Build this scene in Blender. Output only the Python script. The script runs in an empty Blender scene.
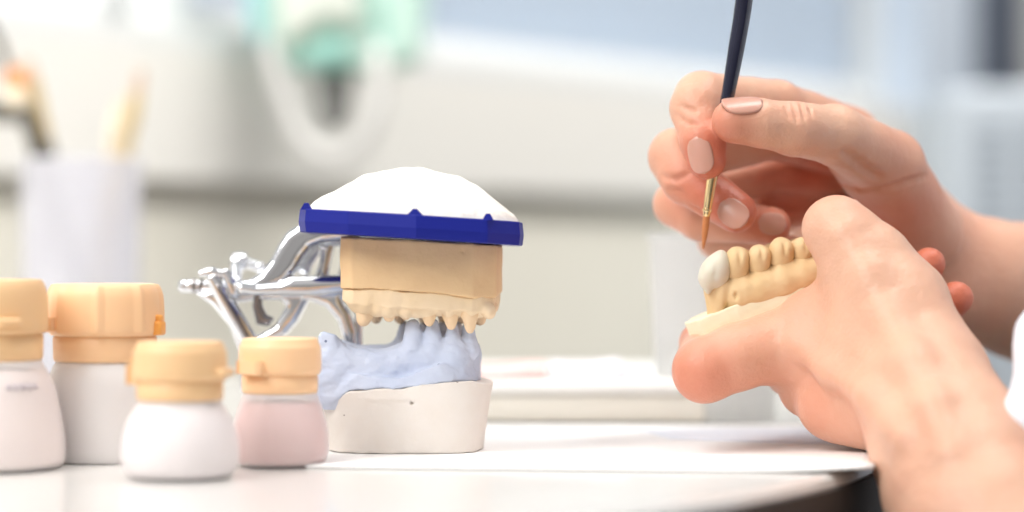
import bpy, bmesh, math, random
import numpy as np
from mathutils import Vector, Matrix
random.seed(4)
S = bpy.context.scene
COL = S.collection

# ------------------------------------------------------------------ camera, world, lights, exposure
FPX = 1024 * 85 / 36          # focal length in pixels of the 1024 wide frame
TZ = 0.75                     # height of the bench top
CZ = TZ + 0.070               # height of the lens
cd = bpy.data.cameras.new('camera'); cam = bpy.data.objects.new('camera', cd); COL.objects.link(cam)
cam.location = (0, 0, CZ); cam.rotation_euler = (math.pi/2, 0, 0)
cd.lens = 85; cd.sensor_width = 36; cd.clip_start = 0.02; cd.clip_end = 60
cd.dof.use_dof = True; cd.dof.focus_distance = 0.845; cd.dof.aperture_fstop = 3.5
S.camera = cam
S.view_settings.view_transform = 'Standard'; S.view_settings.look = 'None'
S.view_settings.gamma = 1; S.view_settings.use_curve_mapping = False
S.view_settings.exposure = 0.12

W = bpy.data.worlds.new('world'); S.world = W; W.use_nodes = True
nt = W.node_tree; nt.nodes.clear()
wo = nt.nodes.new('ShaderNodeOutputWorld'); wb = nt.nodes.new('ShaderNodeBackground')
tc = nt.nodes.new('ShaderNodeTexCoord'); sx = nt.nodes.new('ShaderNodeSeparateXYZ')
rz = nt.nodes.new('ShaderNodeValToRGB'); ry = nt.nodes.new('ShaderNodeValToRGB')
mz = nt.nodes.new('ShaderNodeMapRange'); my = nt.nodes.new('ShaderNodeMapRange')
mx = nt.nodes.new('ShaderNodeMix'); mx.data_type = 'RGBA'; mx.blend_type = 'MULTIPLY'; mx.inputs[0].default_value = 1
nt.links.new(tc.outputs['Generated'], sx.inputs[0])
for m, o in ((mz, 'Z'), (my, 'Y')):
    m.inputs['From Min'].default_value = -1; m.inputs['From Max'].default_value = 1
    nt.links.new(sx.outputs[o], m.inputs['Value'])
nt.links.new(mz.outputs[0], rz.inputs[0]); nt.links.new(my.outputs[0], ry.inputs[0])
def ramp(r, stops):
    e = r.color_ramp.elements
    while len(e) > 1: e.remove(e[0])
    e[0].position = stops[0][0]; e[0].color = (*stops[0][1], 1)
    for p, c in stops[1:]:
        n = e.new(p); n.color = (*c, 1)
ramp(rz, [(0, (.16, .15, .14)), (.42, (.26, .25, .24)), (.5, (.56, .555, .55)), (.66, (.95, .95, .95)), (1, (1, 1, 1))])
ramp(ry, [(0, (1.12, 1.08, 1.04)), (.5, (.9, .89, .87)), (.85, (.98, 1.0, 1.06)), (.97, (1.35, 1.5, 1.72))])
nt.links.new(rz.outputs[0], mx.inputs[6]); nt.links.new(ry.outputs[0], mx.inputs[7])
rx = nt.nodes.new('ShaderNodeValToRGB'); mxx = nt.nodes.new('ShaderNodeMapRange'); mxx.inputs['From Min'].default_value = -1
nt.links.new(sx.outputs['X'], mxx.inputs['Value']); nt.links.new(mxx.outputs[0], rx.inputs[0])
ramp(rx, [(.1, (1, 1, 1)), (.5, (.95, .95, .95)), (.9, (.55, .53, .52))])
mx3 = nt.nodes.new('ShaderNodeMix'); mx3.data_type = 'RGBA'; mx3.blend_type = 'MULTIPLY'; mx3.inputs[0].default_value = 1
nt.links.new(mx.outputs[2], mx3.inputs[6]); nt.links.new(rx.outputs[0], mx3.inputs[7]); nt.links.new(mx3.outputs[2], wb.inputs[0]); wb.inputs[1].default_value = 0.62
nt.links.new(wb.outputs[0], wo.inputs[0])
def area(name, loc, target, size, power, col):
    l = bpy.data.lights.new(name, 'AREA'); l.shape = 'RECTANGLE'; l.size, l.size_y = size; l.energy = power; l.color = col
    o = bpy.data.objects.new(name, l); COL.objects.link(o); o.location = loc
    o.rotation_euler = (Vector(target) - Vector(loc)).to_track_quat('-Z', 'Y').to_euler()
    return o
area('added_top_light', (-0.6, 0.9, 2.4), (0, .9, .8), (1.6, .7), 16, (1, .98, .95))  # unseen light added overhead to brighten the bench from above
area('added_top_light', (.75, 1.60, 2.2), (-.14, 2.0, .75), (2.4, .3), 10.5, (1, .98, .95)).data.spread = 1.45  # unseen light added to brighten the back wall, narrowed to spare the hands
area('added_key_light', (-1.15, -.15, 2.0), (0, .9, .8), (1.2, 1.0), 27, (1, .985, .96))  # added key light from the front left, no window stands there
S.cycles.use_denoising = True
S.cycles.max_bounces = 8
S.cycles.caustics_reflective = False; S.cycles.caustics_refractive = False
S.cycles.sample_clamp_indirect = 6

# ------------------------------------------------------------------ helpers
def P(px, py, d): return Vector(((px - 512) / FPX * d, d, CZ + (256 - py) / FPX * d))
def R(r, d): return r * d / FPX

def tag(o, label, cat, group=None, kind=None):
    o['label'] = label
    o['category'] = cat
    if group: o['group'] = group
    if kind: o['kind'] = kind
    return o
def empty(name, loc, label, cat, group=None):
    o = bpy.data.objects.new(name, None); COL.objects.link(o); o.location = loc
    o.empty_display_size = .01
    return tag(o, label, cat, group)
def finish(o, parent):
    COL.objects.link(o)
    if parent is not None:
        o.parent = parent
        p = Vector((0, 0, 0)); q = parent
        while q is not None: p += q.location; q = q.parent
        # geometry is given in world space: shift it so that the parent's origin is honoured
        o.data.transform(Matrix.Translation(-p))
    return o
def mesh(name, verts, faces, mat, parent=None, smooth=True):
    me = bpy.data.meshes.new(name); me.from_pydata([tuple(v) for v in verts], [], faces); me.update()
    bm = bmesh.new(); bm.from_mesh(me); bmesh.ops.recalc_face_normals(bm, faces=bm.faces); bm.to_mesh(me); bm.free()
    me.materials.append(mat)
    for p in me.polygons: p.use_smooth = smooth
    return finish(bpy.data.objects.new(name, me), parent)
def bmobj(name, bm, mat, parent=None, smooth=False):
    me = bpy.data.meshes.new(name); bmesh.ops.recalc_face_normals(bm, faces=bm.faces); bm.to_mesh(me); bm.free()
    me.materials.append(mat)
    for p in me.polygons: p.use_smooth = smooth
    return finish(bpy.data.objects.new(name, me), parent)
def struct(o): o['kind'] = 'structure'; return o
def smooth_angle(o, deg=35):
    me = o.data
    me.polygons.foreach_set('use_smooth', [True]*len(me.polygons))
    bm = bmesh.new(); bm.from_mesh(me)
    for e in bm.edges:
        if len(e.link_faces) == 2 and e.calc_face_angle(0) > math.radians(deg): e.smooth = False
    bm.to_mesh(me); bm.free()
    return o

def add_box(bm, lo, hi, bevel=0, M=None, seg=2):
    r = bmesh.ops.create_cube(bm, size=1); vs = r['verts']
    lo = Vector(lo); hi = Vector(hi)
    for v in vs: v.co = Vector(((lo[i] + hi[i]) / 2 + v.co[i] * (hi[i] - lo[i]) for i in range(3)))
    if M:
        for v in vs: v.co = M @ v.co
    if bevel:
        es = list({e for v in vs for e in v.link_edges})
        bmesh.ops.bevel(bm, geom=es, offset=bevel, segments=seg, profile=.5, affect='EDGES')
def lathe(prof, seg=48, c=(0, 0, 0), axis=None):
    """prof: list of (r, h); returns verts, faces around +Z (or axis) at c"""
    V = []; F = []; n = len(prof)
    q = Vector((0, 0, 1)).rotation_difference(Vector(axis)) if axis is not None else None
    for i in range(seg):
        a = 2 * math.pi * i / seg
        for r, h in prof:
            v = Vector((max(r, 1e-6) * math.cos(a), max(r, 1e-6) * math.sin(a), h))
            if q: v = q @ v
            V.append(v + Vector(c))
    for i in range(seg):
        j = (i + 1) % seg
        for k in range(n - 1): F.append((i*n+k, j*n+k, j*n+k+1, i*n+k+1))
    return V, F
def tube(pts, radii, seg=16, flat=1.0, up=(0, 0, 1), sub=6, cap=True):
    """smooth swept tube through pts; flat squashes along 'up'"""
    P_ = [Vector(p) for p in pts]; n = len(P_); C = []; Rr = []
    for i in range(n - 1):
        p0 = P_[max(i-1, 0)]; p1 = P_[i]; p2 = P_[i+1]; p3 = P_[min(i+2, n-1)]
        for s in range(sub):
            t = s / sub
            C.append(0.5*((2*p1)+(-p0+p2)*t+(2*p0-5*p1+4*p2-p3)*t*t+(-p0+3*p1-3*p2+p3)*t**3))
            Rr.append(radii[i]*(1-t)+radii[i+1]*t)
    C.append(P_[-1]); Rr.append(radii[-1])
    V = []; F = []
    for i, c in enumerate(C):
        t = (C[min(i+1, len(C)-1)] - C[max(i-1, 0)]).normalized()
        u = Vector(up); u = u - t*u.dot(t)
        if u.length < 1e-4: u = Vector((1, 0, 0)) - t*t.x
        u.normalize(); w = t.cross(u)
        for k in range(seg):
            a = 2*math.pi*k/seg
            V.append(c + w*(Rr[i]*math.cos(a)) + u*(Rr[i]*flat*math.sin(a)))
    m = len(C)
    for i in range(m-1):
        for k in range(seg):
            k2 = (k+1) % seg
            F.append((i*seg+k, i*seg+k2, (i+1)*seg+k2, (i+1)*seg+k))
    if cap:
        for i, q in ((0, -1), (m-1, 1)):
            t = (C[1]-C[0]).normalized()*-1 if i == 0 else (C[-1]-C[-2]).normalized()
            V.append(C[i] + t*Rr[i]*.35); z = len(V)-1
            for k in range(seg):
                k2 = (k+1) % seg
                F.append((i*seg+k, i*seg+k2, z))
    return V, F
def join(*vfs):
    V = []; F = []
    for v, f in vfs:
        n = len(V); V += list(v); F += [tuple(i+n for i in q) for q in f]
    return V, F

# ---------------------------------------------------------------- signed distance volumes and surface nets
class Vol:
    def __init__(s, lo, hi, h):
        s.lo = np.array(lo, dtype=np.float64); s.h = h
        s.n = np.ceil((np.array(hi) - s.lo) / h).astype(int) + 1
        s.F = np.full(s.n, 1.0, dtype=np.float32)
    def block(s, lo, hi):
        i0 = np.clip(np.floor((np.array(lo) - s.lo) / s.h).astype(int), 0, s.n)
        i1 = np.clip(np.ceil((np.array(hi) - s.lo) / s.h).astype(int) + 1, 0, s.n)
        ax = [(s.lo[k] + np.arange(i0[k], i1[k]) * s.h).astype(np.float32) for k in range(3)]
        X, Y, Z = np.meshgrid(*ax, indexing='ij')
        return tuple(slice(a, b) for a, b in zip(i0, i1)), X, Y, Z
    def _put(s, sl, d, k, op):
        A = s.F[sl]
        if A.size == 0: return
        if op == 'add':
            h = np.maximum(k - np.abs(A - d), 0) / max(k, 1e-9)
            s.F[sl] = np.minimum(A, d) - h*h*k*.25
        else:
            e = -d
            h = np.maximum(k - np.abs(A - e), 0) / max(k, 1e-9)
            s.F[sl] = np.maximum(A, e) + h*h*k*.25
    def cone(s, a, b, ra, rb, k=.003, op='add'):
        a = np.array(a, dtype=np.float32); b = np.array(b, dtype=np.float32); m = max(ra, rb) + 2*k + 3*s.h
        sl, X, Y, Z = s.block(np.minimum(a, b) - m, np.maximum(a, b) + m)
        ab = b - a; L = float(ab @ ab) + 1e-12
        t = np.clip(((X-a[0])*ab[0] + (Y-a[1])*ab[1] + (Z-a[2])*ab[2]) / L, 0, 1)
        d = np.sqrt((X-a[0]-t*ab[0])**2 + (Y-a[1]-t*ab[1])**2 + (Z-a[2]-t*ab[2])**2) - (ra + (rb-ra)*t)
        s._put(sl, d, k, op)
    def ell(s, c, r, rot=None, k=.003, op='add'):
        c = np.array(c, dtype=np.float32); r = np.array(r, dtype=np.float32); m = float(r.max()) + 2*k + 3*s.h
        sl, X, Y, Z = s.block(c - m, c + m)
        X = X-c[0]; Y = Y-c[1]; Z = Z-c[2]
        if rot is not None:
            M = np.array(rot.to_matrix().transposed() if hasattr(rot, 'to_matrix') else rot.transposed())
            X, Y, Z = (M[i][0]*X + M[i][1]*Y + M[i][2]*Z for i in range(3))
        k0 = np.sqrt((X/r[0])**2 + (Y/r[1])**2 + (Z/r[2])**2)
        k1 = np.sqrt((X/r[0]**2)**2 + (Y/r[1]**2)**2 + (Z/r[2]**2)**2) + 1e-9
        s._put(sl, k0*(k0-1)/k1, k, op)
    def fn(s, lo, hi, f, k=.002, op='add'):
        sl, X, Y, Z = s.block(lo, hi); s._put(sl, f(X, Y, Z).astype(np.float32), k, op)
    def noise(s, amp, scale, seed=0):
        sl, X, Y, Z = s.block(s.lo, s.lo + s.n*s.h)
        rng = np.random.RandomState(seed); t = np.zeros_like(X)
        for o in range(5):
            v = rng.normal(size=3); v /= np.linalg.norm(v); f = scale*(1+.45*o); ph = rng.rand(3)*6.28
            w = rng.normal(size=3); w /= np.linalg.norm(w)
            t += np.sin((X*v[0]+Y*v[1]+Z*v[2])*f + ph[0] + 1.6*np.sin((X*w[0]+Y*w[1]+Z*w[2])*f*.7+ph[1])) / (1+.5*o)
        s.F = s.F + t*amp*.4
    def mesh(s):
        F = s.F; h = s.h
        F = F.copy(); F[0] = F[-1] = 1; F[:, 0] = F[:, -1] = 1; F[:, :, 0] = F[:, :, -1] = 1
        I = F < 0; n = F.shape
        c = [n[0]-1, n[1]-1, n[2]-1]
        cnt = np.zeros(c, dtype=np.uint8)
        for dx in (0, 1):
            for dy in (0, 1):
                for dz in (0, 1): cnt += I[dx:dx+c[0], dy:dy+c[1], dz:dz+c[2]]
        cells = np.argwhere((cnt > 0) & (cnt < 8)); N = len(cells)
        idx = np.full(c, -1, dtype=np.int64); idx[tuple(cells.T)] = np.arange(N)
        pos = np.zeros((N, 3)); num = np.zeros(N)
        E = []
        for ax in range(3):
            o = [k for k in range(3) if k != ax]
            for p in (0, 1):
                for q in (0, 1):
                    a = np.zeros(3, int); a[o[0]] = p; a[o[1]] = q; b = a.copy(); b[ax] = 1; E.append((a, b))
        for a, b in E:
            fa = F[tuple((cells+a).T)].astype(np.float64); fb = F[tuple((cells+b).T)].astype(np.float64)
            m = (fa < 0) != (fb < 0); t = np.where(m, fa/np.where(m, fa-fb, 1), 0)
            pos += np.where(m[:, None], a + t[:, None]*(b-a), 0); num += m
        V = s.lo + (cells + pos/num[:, None]) * h
        Q = []
        for ax in range(3):
            o = [(ax+1) % 3, (ax+2) % 3]
            A = np.moveaxis(I, ax, 0)
            cr = A[1:] != A[:-1]
            e = np.argwhere(np.moveaxis(cr, 0, ax))
            e = e[(e[:, o[0]] > 0) & (e[:, o[1]] > 0)]
            e = e[(e[:, o[0]] < n[o[0]]-1) & (e[:, o[1]] < n[o[1]]-1)]
            ins = I[tuple(e.T)]
            def off(p, q):
                g = e.copy(); g[:, o[0]] -= p; g[:, o[1]] -= q; return idx[tuple(g.T)]
            q4 = np.stack([off(1, 1), off(0, 1), off(0, 0), off(1, 0)], 1)
            q4[~ins] = q4[~ins][:, ::-1]
            Q.append(q4)
        Q = np.concatenate(Q)
        return V, Q
def relax(V, Q, it):
    E = np.concatenate([Q[:, [0, 1]], Q[:, [1, 2]], Q[:, [2, 3]], Q[:, [3, 0]]])
    for j in range(it):
        for w in (.5, -.52):
            S_ = np.zeros_like(V); n = np.zeros(len(V))
            for k in range(3):
                S_[:, k] = np.bincount(E[:, 0], V[E[:, 1], k], len(V)) + np.bincount(E[:, 1], V[E[:, 0], k], len(V))
            n = np.bincount(E[:, 0], minlength=len(V)) + np.bincount(E[:, 1], minlength=len(V))
            V = V + w*(S_/np.maximum(n, 1)[:, None] - V)
    return V
def volobj(name, vol, mat, parent=None, it=2, red=None, attr='red'):
    V, Q = vol.mesh() if isinstance(vol, Vol) else vol
    if it: V = relax(V, Q, it)
    me = bpy.data.meshes.new(name)
    me.vertices.add(len(V)); me.vertices.foreach_set('co', V.astype(np.float32).ravel())
    me.loops.add(len(Q)*4); me.loops.foreach_set('vertex_index', Q.ravel().astype(np.int32))
    me.polygons.add(len(Q)); me.polygons.foreach_set('loop_start', np.arange(0, len(Q)*4, 4, dtype=np.int32))
    me.polygons.foreach_set('use_smooth', np.ones(len(Q), dtype=bool))
    me.update(calc_edges=True)
    if red is not None:
        a = me.attributes.new(attr, 'FLOAT', 'POINT'); a.data.foreach_set('value', red(V).astype(np.float32))
    me.materials.append(mat)
    return finish(bpy.data.objects.new(name, me), parent)
def poly2d(poly):
    P_ = np.array(poly, dtype=np.float32)
    def f(X, Y):
        d = np.full(X.shape, 1e9, dtype=np.float32); sgn = np.ones(X.shape, dtype=np.float32); n = len(P_)
        for i in range(n):
            a = P_[i]; b = P_[i-1]; e = b-a; wx = X-a[0]; wy = Y-a[1]
            t = np.clip((wx*e[0]+wy*e[1])/(e@e), 0, 1)
            d = np.minimum(d, (wx-e[0]*t)**2 + (wy-e[1]*t)**2)
            c1 = Y >= a[1]; c2 = Y < b[1]; c3 = e[0]*wy > e[1]*wx
            flip = (c1 & c2 & c3) | (~c1 & ~c2 & ~c3)
            sgn = np.where(flip, -sgn, sgn)
        return sgn*np.sqrt(d)
    return f

# ---------------------------------------------------------------- materials
def mat(name, col, rough=.5, metal=0, sss=0, sssr=(1, .3, .15), sss_scale=.005, bump=None, bscale=400, mottled=None, coat=0,
        trans=0, alpha=1, ior=1.45, spec=.5, mscale=40):
    m = bpy.data.materials.new(name); m.use_nodes = True; t = m.node_tree; b = t.nodes['Principled BSDF']
    b.inputs['Base Color'].default_value = (*col, 1); b.inputs['Roughness'].default_value = rough
    b.inputs['Metallic'].default_value = metal; b.inputs['Subsurface Weight'].default_value = sss
    b.inputs['Subsurface Radius'].default_value = sssr; b.inputs['Subsurface Scale'].default_value = sss_scale
    b.inputs['Coat Weight'].default_value = coat; b.inputs['Transmission Weight'].default_value = trans
    b.inputs['Alpha'].default_value = alpha; b.inputs['IOR'].default_value = ior
    b.inputs['Specular IOR Level'].default_value = spec
    co = t.nodes.new('ShaderNodeTexCoord')
    if bump:
        n = t.nodes.new('ShaderNodeTexNoise'); n.inputs['Scale'].default_value = bscale; n.inputs['Detail'].default_value = 4
        u = t.nodes.new('ShaderNodeBump'); u.inputs['Strength'].default_value = bump; u.inputs['Distance'].default_value = .0006
        t.links.new(co.outputs['Object'], n.inputs['Vector'])
        t.links.new(n.outputs['Fac'], u.inputs['Height']); t.links.new(u.outputs[0], b.inputs['Normal'])
    if mottled:
        n = t.nodes.new('ShaderNodeTexNoise'); n.inputs['Scale'].default_value = mscale; n.inputs['Detail'].default_value = 3
        r = t.nodes.new('ShaderNodeValToRGB'); t.links.new(co.outputs['Object'], n.inputs['Vector'])
        r.color_ramp.elements[0].position = .35; r.color_ramp.elements[1].position = .65
        r.color_ramp.elements[0].color = (*col, 1); r.color_ramp.elements[1].color = (*mottled, 1)
        t.links.new(n.outputs['Fac'], r.inputs[0]); t.links.new(r.outputs[0], b.inputs['Base Color'])
    return m
def plaster(name, c1, c2, pit=(.25, .2, .16)):
    """cast stone: two-tone mottling with small dark air bubbles"""
    m = mat(name, c1, .75, bump=.3, bscale=500, mottled=c2, mscale=90, spec=.3)
    t = m.node_tree; b = t.nodes['Principled BSDF']
    v = t.nodes.new('ShaderNodeTexVoronoi'); v.inputs['Scale'].default_value = 150
    co = [n for n in t.nodes if n.type == 'TEX_COORD'][0]; t.links.new(co.outputs['Object'], v.inputs['Vector'])
    l = t.nodes.new('ShaderNodeMath'); l.operation = 'LESS_THAN'; l.inputs[1].default_value = .085
    t.links.new(v.outputs['Distance'], l.inputs[0])
    w = t.nodes.new('ShaderNodeSeparateColor'); t.links.new(v.outputs['Color'], w.inputs[0])
    g = t.nodes.new('ShaderNodeMath'); g.operation = 'GREATER_THAN'; g.inputs[1].default_value = .8
    t.links.new(w.outputs[0], g.inputs[0])
    p = t.nodes.new('ShaderNodeMath'); p.operation = 'MULTIPLY'; t.links.new(l.outputs[0], p.inputs[0]); t.links.new(g.outputs[0], p.inputs[1])
    x = t.nodes.new('ShaderNodeMix'); x.data_type = 'RGBA'; t.links.new(p.outputs[0], x.inputs[0])
    src = b.inputs['Base Color'].links[0].from_socket
    t.links.new(src, x.inputs[6]); x.inputs[7].default_value = (*pit, 1); t.links.new(x.outputs[2], b.inputs['Base Color'])
    return m
def skin(name, c, cr):
    m = mat(name, c, .42, sss=.12, sss_scale=.004, spec=.4)
    t = m.node_tree; b = t.nodes['Principled BSDF']
    a = t.nodes.new('ShaderNodeAttribute'); a.attribute_name = 'red'
    co = [n for n in t.nodes if n.type == 'TEX_COORD'][0]
    n = t.nodes.new('ShaderNodeTexNoise'); n.inputs['Scale'].default_value = 30; n.inputs['Detail'].default_value = 4
    t.links.new(co.outputs['Object'], n.inputs['Vector'])
    ad = t.nodes.new('ShaderNodeMath'); ad.operation = 'MULTIPLY_ADD'; ad.inputs[1].default_value = .75
    sb = t.nodes.new('ShaderNodeMath'); sb.operation = 'SUBTRACT'; sb.inputs[1].default_value = .42; sb.use_clamp = False
    t.links.new(n.outputs['Fac'], sb.inputs[0]); t.links.new(sb.outputs[0], ad.inputs[0]); t.links.new(a.outputs['Fac'], ad.inputs[2])
    x = t.nodes.new('ShaderNodeMix'); x.data_type = 'RGBA'; x.clamp_factor = True
    x.inputs[6].default_value = (*c, 1); x.inputs[7].default_value = (*cr, 1)
    t.links.new(ad.outputs[0], x.inputs[0]); t.links.new(x.outputs[2], b.inputs['Base Color'])
    v = t.nodes.new('ShaderNodeTexVoronoi'); v.inputs['Scale'].default_value = 900; t.links.new(co.outputs['Object'], v.inputs['Vector'])
    n2 = t.nodes.new('ShaderNodeTexNoise'); n2.inputs['Scale'].default_value = 260; n2.inputs['Detail'].default_value = 5
    t.links.new(co.outputs['Object'], n2.inputs['Vector'])
    u = t.nodes.new('ShaderNodeBump'); u.inputs['Strength'].default_value = .22; u.inputs['Distance'].default_value = .0004
    u2 = t.nodes.new('ShaderNodeBump'); u2.inputs['Strength'].default_value = .45; u2.inputs['Distance'].default_value = .001
    t.links.new(v.outputs['Distance'], u.inputs['Height']); t.links.new(n2.outputs['Fac'], u2.inputs['Height'])
    t.links.new(u.outputs[0], u2.inputs['Normal']); t.links.new(u2.outputs[0], b.inputs['Normal'])
    return m
def clear(name, col, opac, rough=.3):
    """thin frosted plastic: part diffuse and translucent, part see-through"""
    m = bpy.data.materials.new(name); m.use_nodes = True; t = m.node_tree; b = t.nodes['Principled BSDF']; o = t.nodes['Material Output']
    b.inputs['Base Color'].default_value = (*col, 1); b.inputs['Roughness'].default_value = rough
    tr = t.nodes.new('ShaderNodeBsdfTransparent'); tl = t.nodes.new('ShaderNodeBsdfTranslucent'); tl.inputs[0].default_value = (*col, 1)
    m1 = t.nodes.new('ShaderNodeMixShader'); m1.inputs[0].default_value = .25
    m2 = t.nodes.new('ShaderNodeMixShader'); m2.inputs[0].default_value = opac
    t.links.new(b.outputs[0], m1.inputs[1]); t.links.new(tl.outputs[0], m1.inputs[2])
    t.links.new(tr.outputs[0], m2.inputs[1]); t.links.new(m1.outputs[0], m2.inputs[2]); t.links.new(m2.outputs[0], o.inputs['Surface'])
    return m

M_table = mat('bench laminate', (.70, .69, .67), .22, coat=.3, mottled=(.68, .67, .65), mscale=12)
M_tedge = mat('bench lip', (.62, .56, .47), .5)
M_tdark = mat('bench front edge', (.035, .03, .028), .6)
M_paper = mat('white paper', (.90, .90, .90), .7)
M_paper2 = mat('bluish paper', (.80, .84, .93), .7)
M_wall = mat('painted wall', (.86, .83, .73), .8, mottled=(.84, .81, .71), mscale=3)
M_duct = mat('cream duct', (.86, .84, .79), .5)
M_frame = mat('window frame white', (.74, .76, .76), .5)
M_post = mat('shade blue post', (.62, .70, .80), .5)  # bluish cast of shade put into the post colour
M_sill = mat('window sill', (.82, .83, .82), .4)
M_added_blind = clear('blue grey blind', (.54, .64, .76), .85, .7)  # dimness of the right window put into this colour
M_glass = clear('window glass', (.9, .95, 1), .10, .1)
M_dark = mat('dark blue grey', (.10, .12, .16), .6)
M_floor = mat('grey floor', (.12, .115, .11), .6)
M_cap = mat('peach plastic', (.92, .60, .35), .42, sss=.1, sssr=(1, .6, .3), sss_scale=.003)
M_cap2 = mat('ochre plastic', (.80, .53, .29), .45, sss=.1, sssr=(1, .6, .3), sss_scale=.003)
M_hinge = mat('orange plastic hinge', (.93, .42, .09), .4)
M_bottle = clear('frosted bottle plastic', (.92, .89, .89), .6, .35)
M_bottlew = clear('frosted white bottle plastic', (.97, .96, .96), .93, .35)
M_powp = mat('pink powder', (.76, .42, .40), .9, bump=.6, bscale=600)
M_poww = mat('white powder', (.95, .86, .84), .9, bump=.4, bscale=600)
M_powr = mat('rosy white powder', (.86, .74, .71), .9, bump=.4, bscale=600)
M_powl = mat('pale lilac powder', (.86, .80, .81), .9, bump=.4, bscale=600)
M_blue = mat('cobalt blue plastic', (.010, .018, .25), .5, spec=.25)
M_dome = mat('white plaster', (.89, .86, .80), .8, bump=.8, bscale=500, spec=.2)
M_tan = plaster('tan cast stone', (.83, .60, .35), (.80, .56, .32), (.35, .15, .06))
M_tan2 = plaster('light tan cast stone', (.86, .69, .48), (.83, .65, .43), (.45, .25, .1))
M_tooth = plaster('yellow tan tooth stone', (.82, .60, .38), (.85, .65, .44), (.4, .22, .1))
M_bluest = plaster('blue cast stone', (.54, .605, .76), (.59, .65, .79), (.2, .24, .36))
M_whitest = plaster('white cast stone', (.80, .745, .69), (.82, .775, .73), (.2, .15, .12))
M_chrome = mat('chrome', (.78, .79, .82), .10, metal=1)
M_steel = mat('dark steel', (.30, .28, .28), .25, metal=1)
M_brass = mat('gold ferrule', (.86, .66, .36), .2, metal=1)
M_navy = mat('navy lacquer', (.012, .014, .035), .18, coat=.6)
M_bris = mat('orange bristles', (.55, .20, .07), .5, bump=.6, bscale=900)
M_skin = skin('skin', (.71, .425, .30), (.58, .17, .10))
M_nail = mat('fingernail', (.56, .295, .225), .35, sss=.2, sss_scale=.003, coat=.2)
M_cloth = mat('white coat cotton', (.80, .84, .92), .9, bump=.3, bscale=800)
M_hcast = plaster('yellow tan arch stone', (.70, .49, .26), (.75, .55, .32), (.25, .12, .04))
M_hbase = plaster('cream base stone', (.84, .78, .57), (.86, .80, .60), (.6, .5, .3))
M_crown = mat('porcelain white', (.66, .61, .50), .5, sss=.2, sss_scale=.002)
M_cup = clear('white cup plastic', (.80, .80, .86), .6, .4)
M_cup2 = clear('clear frosted cup plastic', (.70, .70, .69), .5, .4)
M_wood = mat('pale wood', (.58, .44, .22), .5)
M_metalg = mat('dark grey metal', (.13, .12, .10), .4, metal=.4)
M_tipb = mat('tan bristles', (.62, .45, .35), .8)
M_orange = mat('orange bead', (.75, .30, .10), .4)
M_cream = mat('cream bead', (.95, .82, .62), .3)
M_mint = clear('mint green plastic', (.46, .80, .72), .85, .3)
M_mintl = clear('pale mint film', (.72, .93, .84), .97, .4)
M_mintc = clear('cream film', (.93, .95, .88), .97, .4)
M_cyan = clear('cyan plastic', (.52, .90, .93), .85, .4)
M_hose = mat('white rubber hose', (.66, .65, .63), .5)
M_greyb = mat('mid grey rubber', (.20, .20, .19), .6)
M_box = mat('cream box plastic', (.76, .73, .66), .5)
M_lid = mat('white box lid plastic', (.88, .87, .85), .5)
M_pink = mat('pale pink cloth', (.84, .60, .58), .9, bump=.3, bscale=300)
M_lilac = mat('white lilac cloth', (.88, .84, .90), .9, bump=.3, bscale=300)
M_unit = mat('white enamel', (.56, .62, .68), .4)
M_slot = mat('louvre grey', (.36, .41, .47), .6)
M_print = mat('grey print', (.50, .46, .50), .6)

# ------------------------------------------------------------------ setting
TX = 0.0002
# wall runs obliquely away to the right behind the bench
WA = Vector((-.339, 1.6, 0)); WD = Vector((.467, .65, 0)).normalized(); WN = Vector((-WD.y, WD.x, 0))  # WN points away from the camera
def wpt(s, n, z): v = WA + WD*s + WN*n; return Vector((v.x, v.y, z))
def wbox(bm, s0, s1, n0, n1, z0, z1, bev=0):
    M = Matrix((( WD.x, WN.x, 0, WA.x), (WD.y, WN.y, 0, WA.y), (0, 0, 1, 0), (0, 0, 0, 1)))
    add_box(bm, (s0, n0, z0), (s1, n1, z1), bev, M)
def s_of(px):   # distance along the wall of an image column
    k = (px - 512)/FPX
    return (k*WA.y - WA.x)/(WD.x - k*WD.y)
SILL = CZ + .159; DUCT = CZ + .054
S0, S1 = -1.0, 4.4
bm = bmesh.new(); wbox(bm, S0, S1, 0, .12, 0, DUCT + .06)
struct(bmobj('wall_back', bm, M_wall))
bm = bmesh.new(); wbox(bm, S0, S1, -.016, .10, DUCT, SILL - .012, .0005)
struct(bmobj('trim_1', bm, M_duct))
bm = bmesh.new(); wbox(bm, S0, S1, -.016, .12, SILL - .012, SILL + .004, .0005)
struct(bmobj('trim_2', bm, M_sill))
bm = bmesh.new(); wbox(bm, S0, S1, 0, .12, 2.1, 2.6)
struct(bmobj('wall_above_window', bm, M_wall))
def window(name, s0, s1, pane, frame=.03):
    bm = bmesh.new()
    z0, z1 = SILL + .004, 2.1
    wbox(bm, s0, s1, .03, .08, z0, z0 + .022, .002)
    wbox(bm, s0, s1, .03, .08, z1 - .03, z1, .002)
    wbox(bm, s0, s0 + frame, .03, .08, z0, z1, .002)
    wbox(bm, s1 - frame, s1, .03, .08, z0, z1, .002)
    w = struct(bmobj(name, bm, M_frame))
    bm = bmesh.new(); wbox(bm, s0 + frame, s1 - frame, .052, .056, z0 + .022, z1 - .03)
    g = bmobj('pane', bm, M_glass, w)
    if pane:
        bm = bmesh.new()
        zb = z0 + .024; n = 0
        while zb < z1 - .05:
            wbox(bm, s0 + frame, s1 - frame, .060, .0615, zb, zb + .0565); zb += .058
        bmobj('added_blind', bm, pane, w)  # blind added to make the window view darker and bluer
    return w
window('window_1', s_of(-260), s_of(158), None)
window('window_2', s_of(190), s_of(430), None, .02)
window('window_3', s_of(430), s_of(905), M_added_blind, .012)
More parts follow.
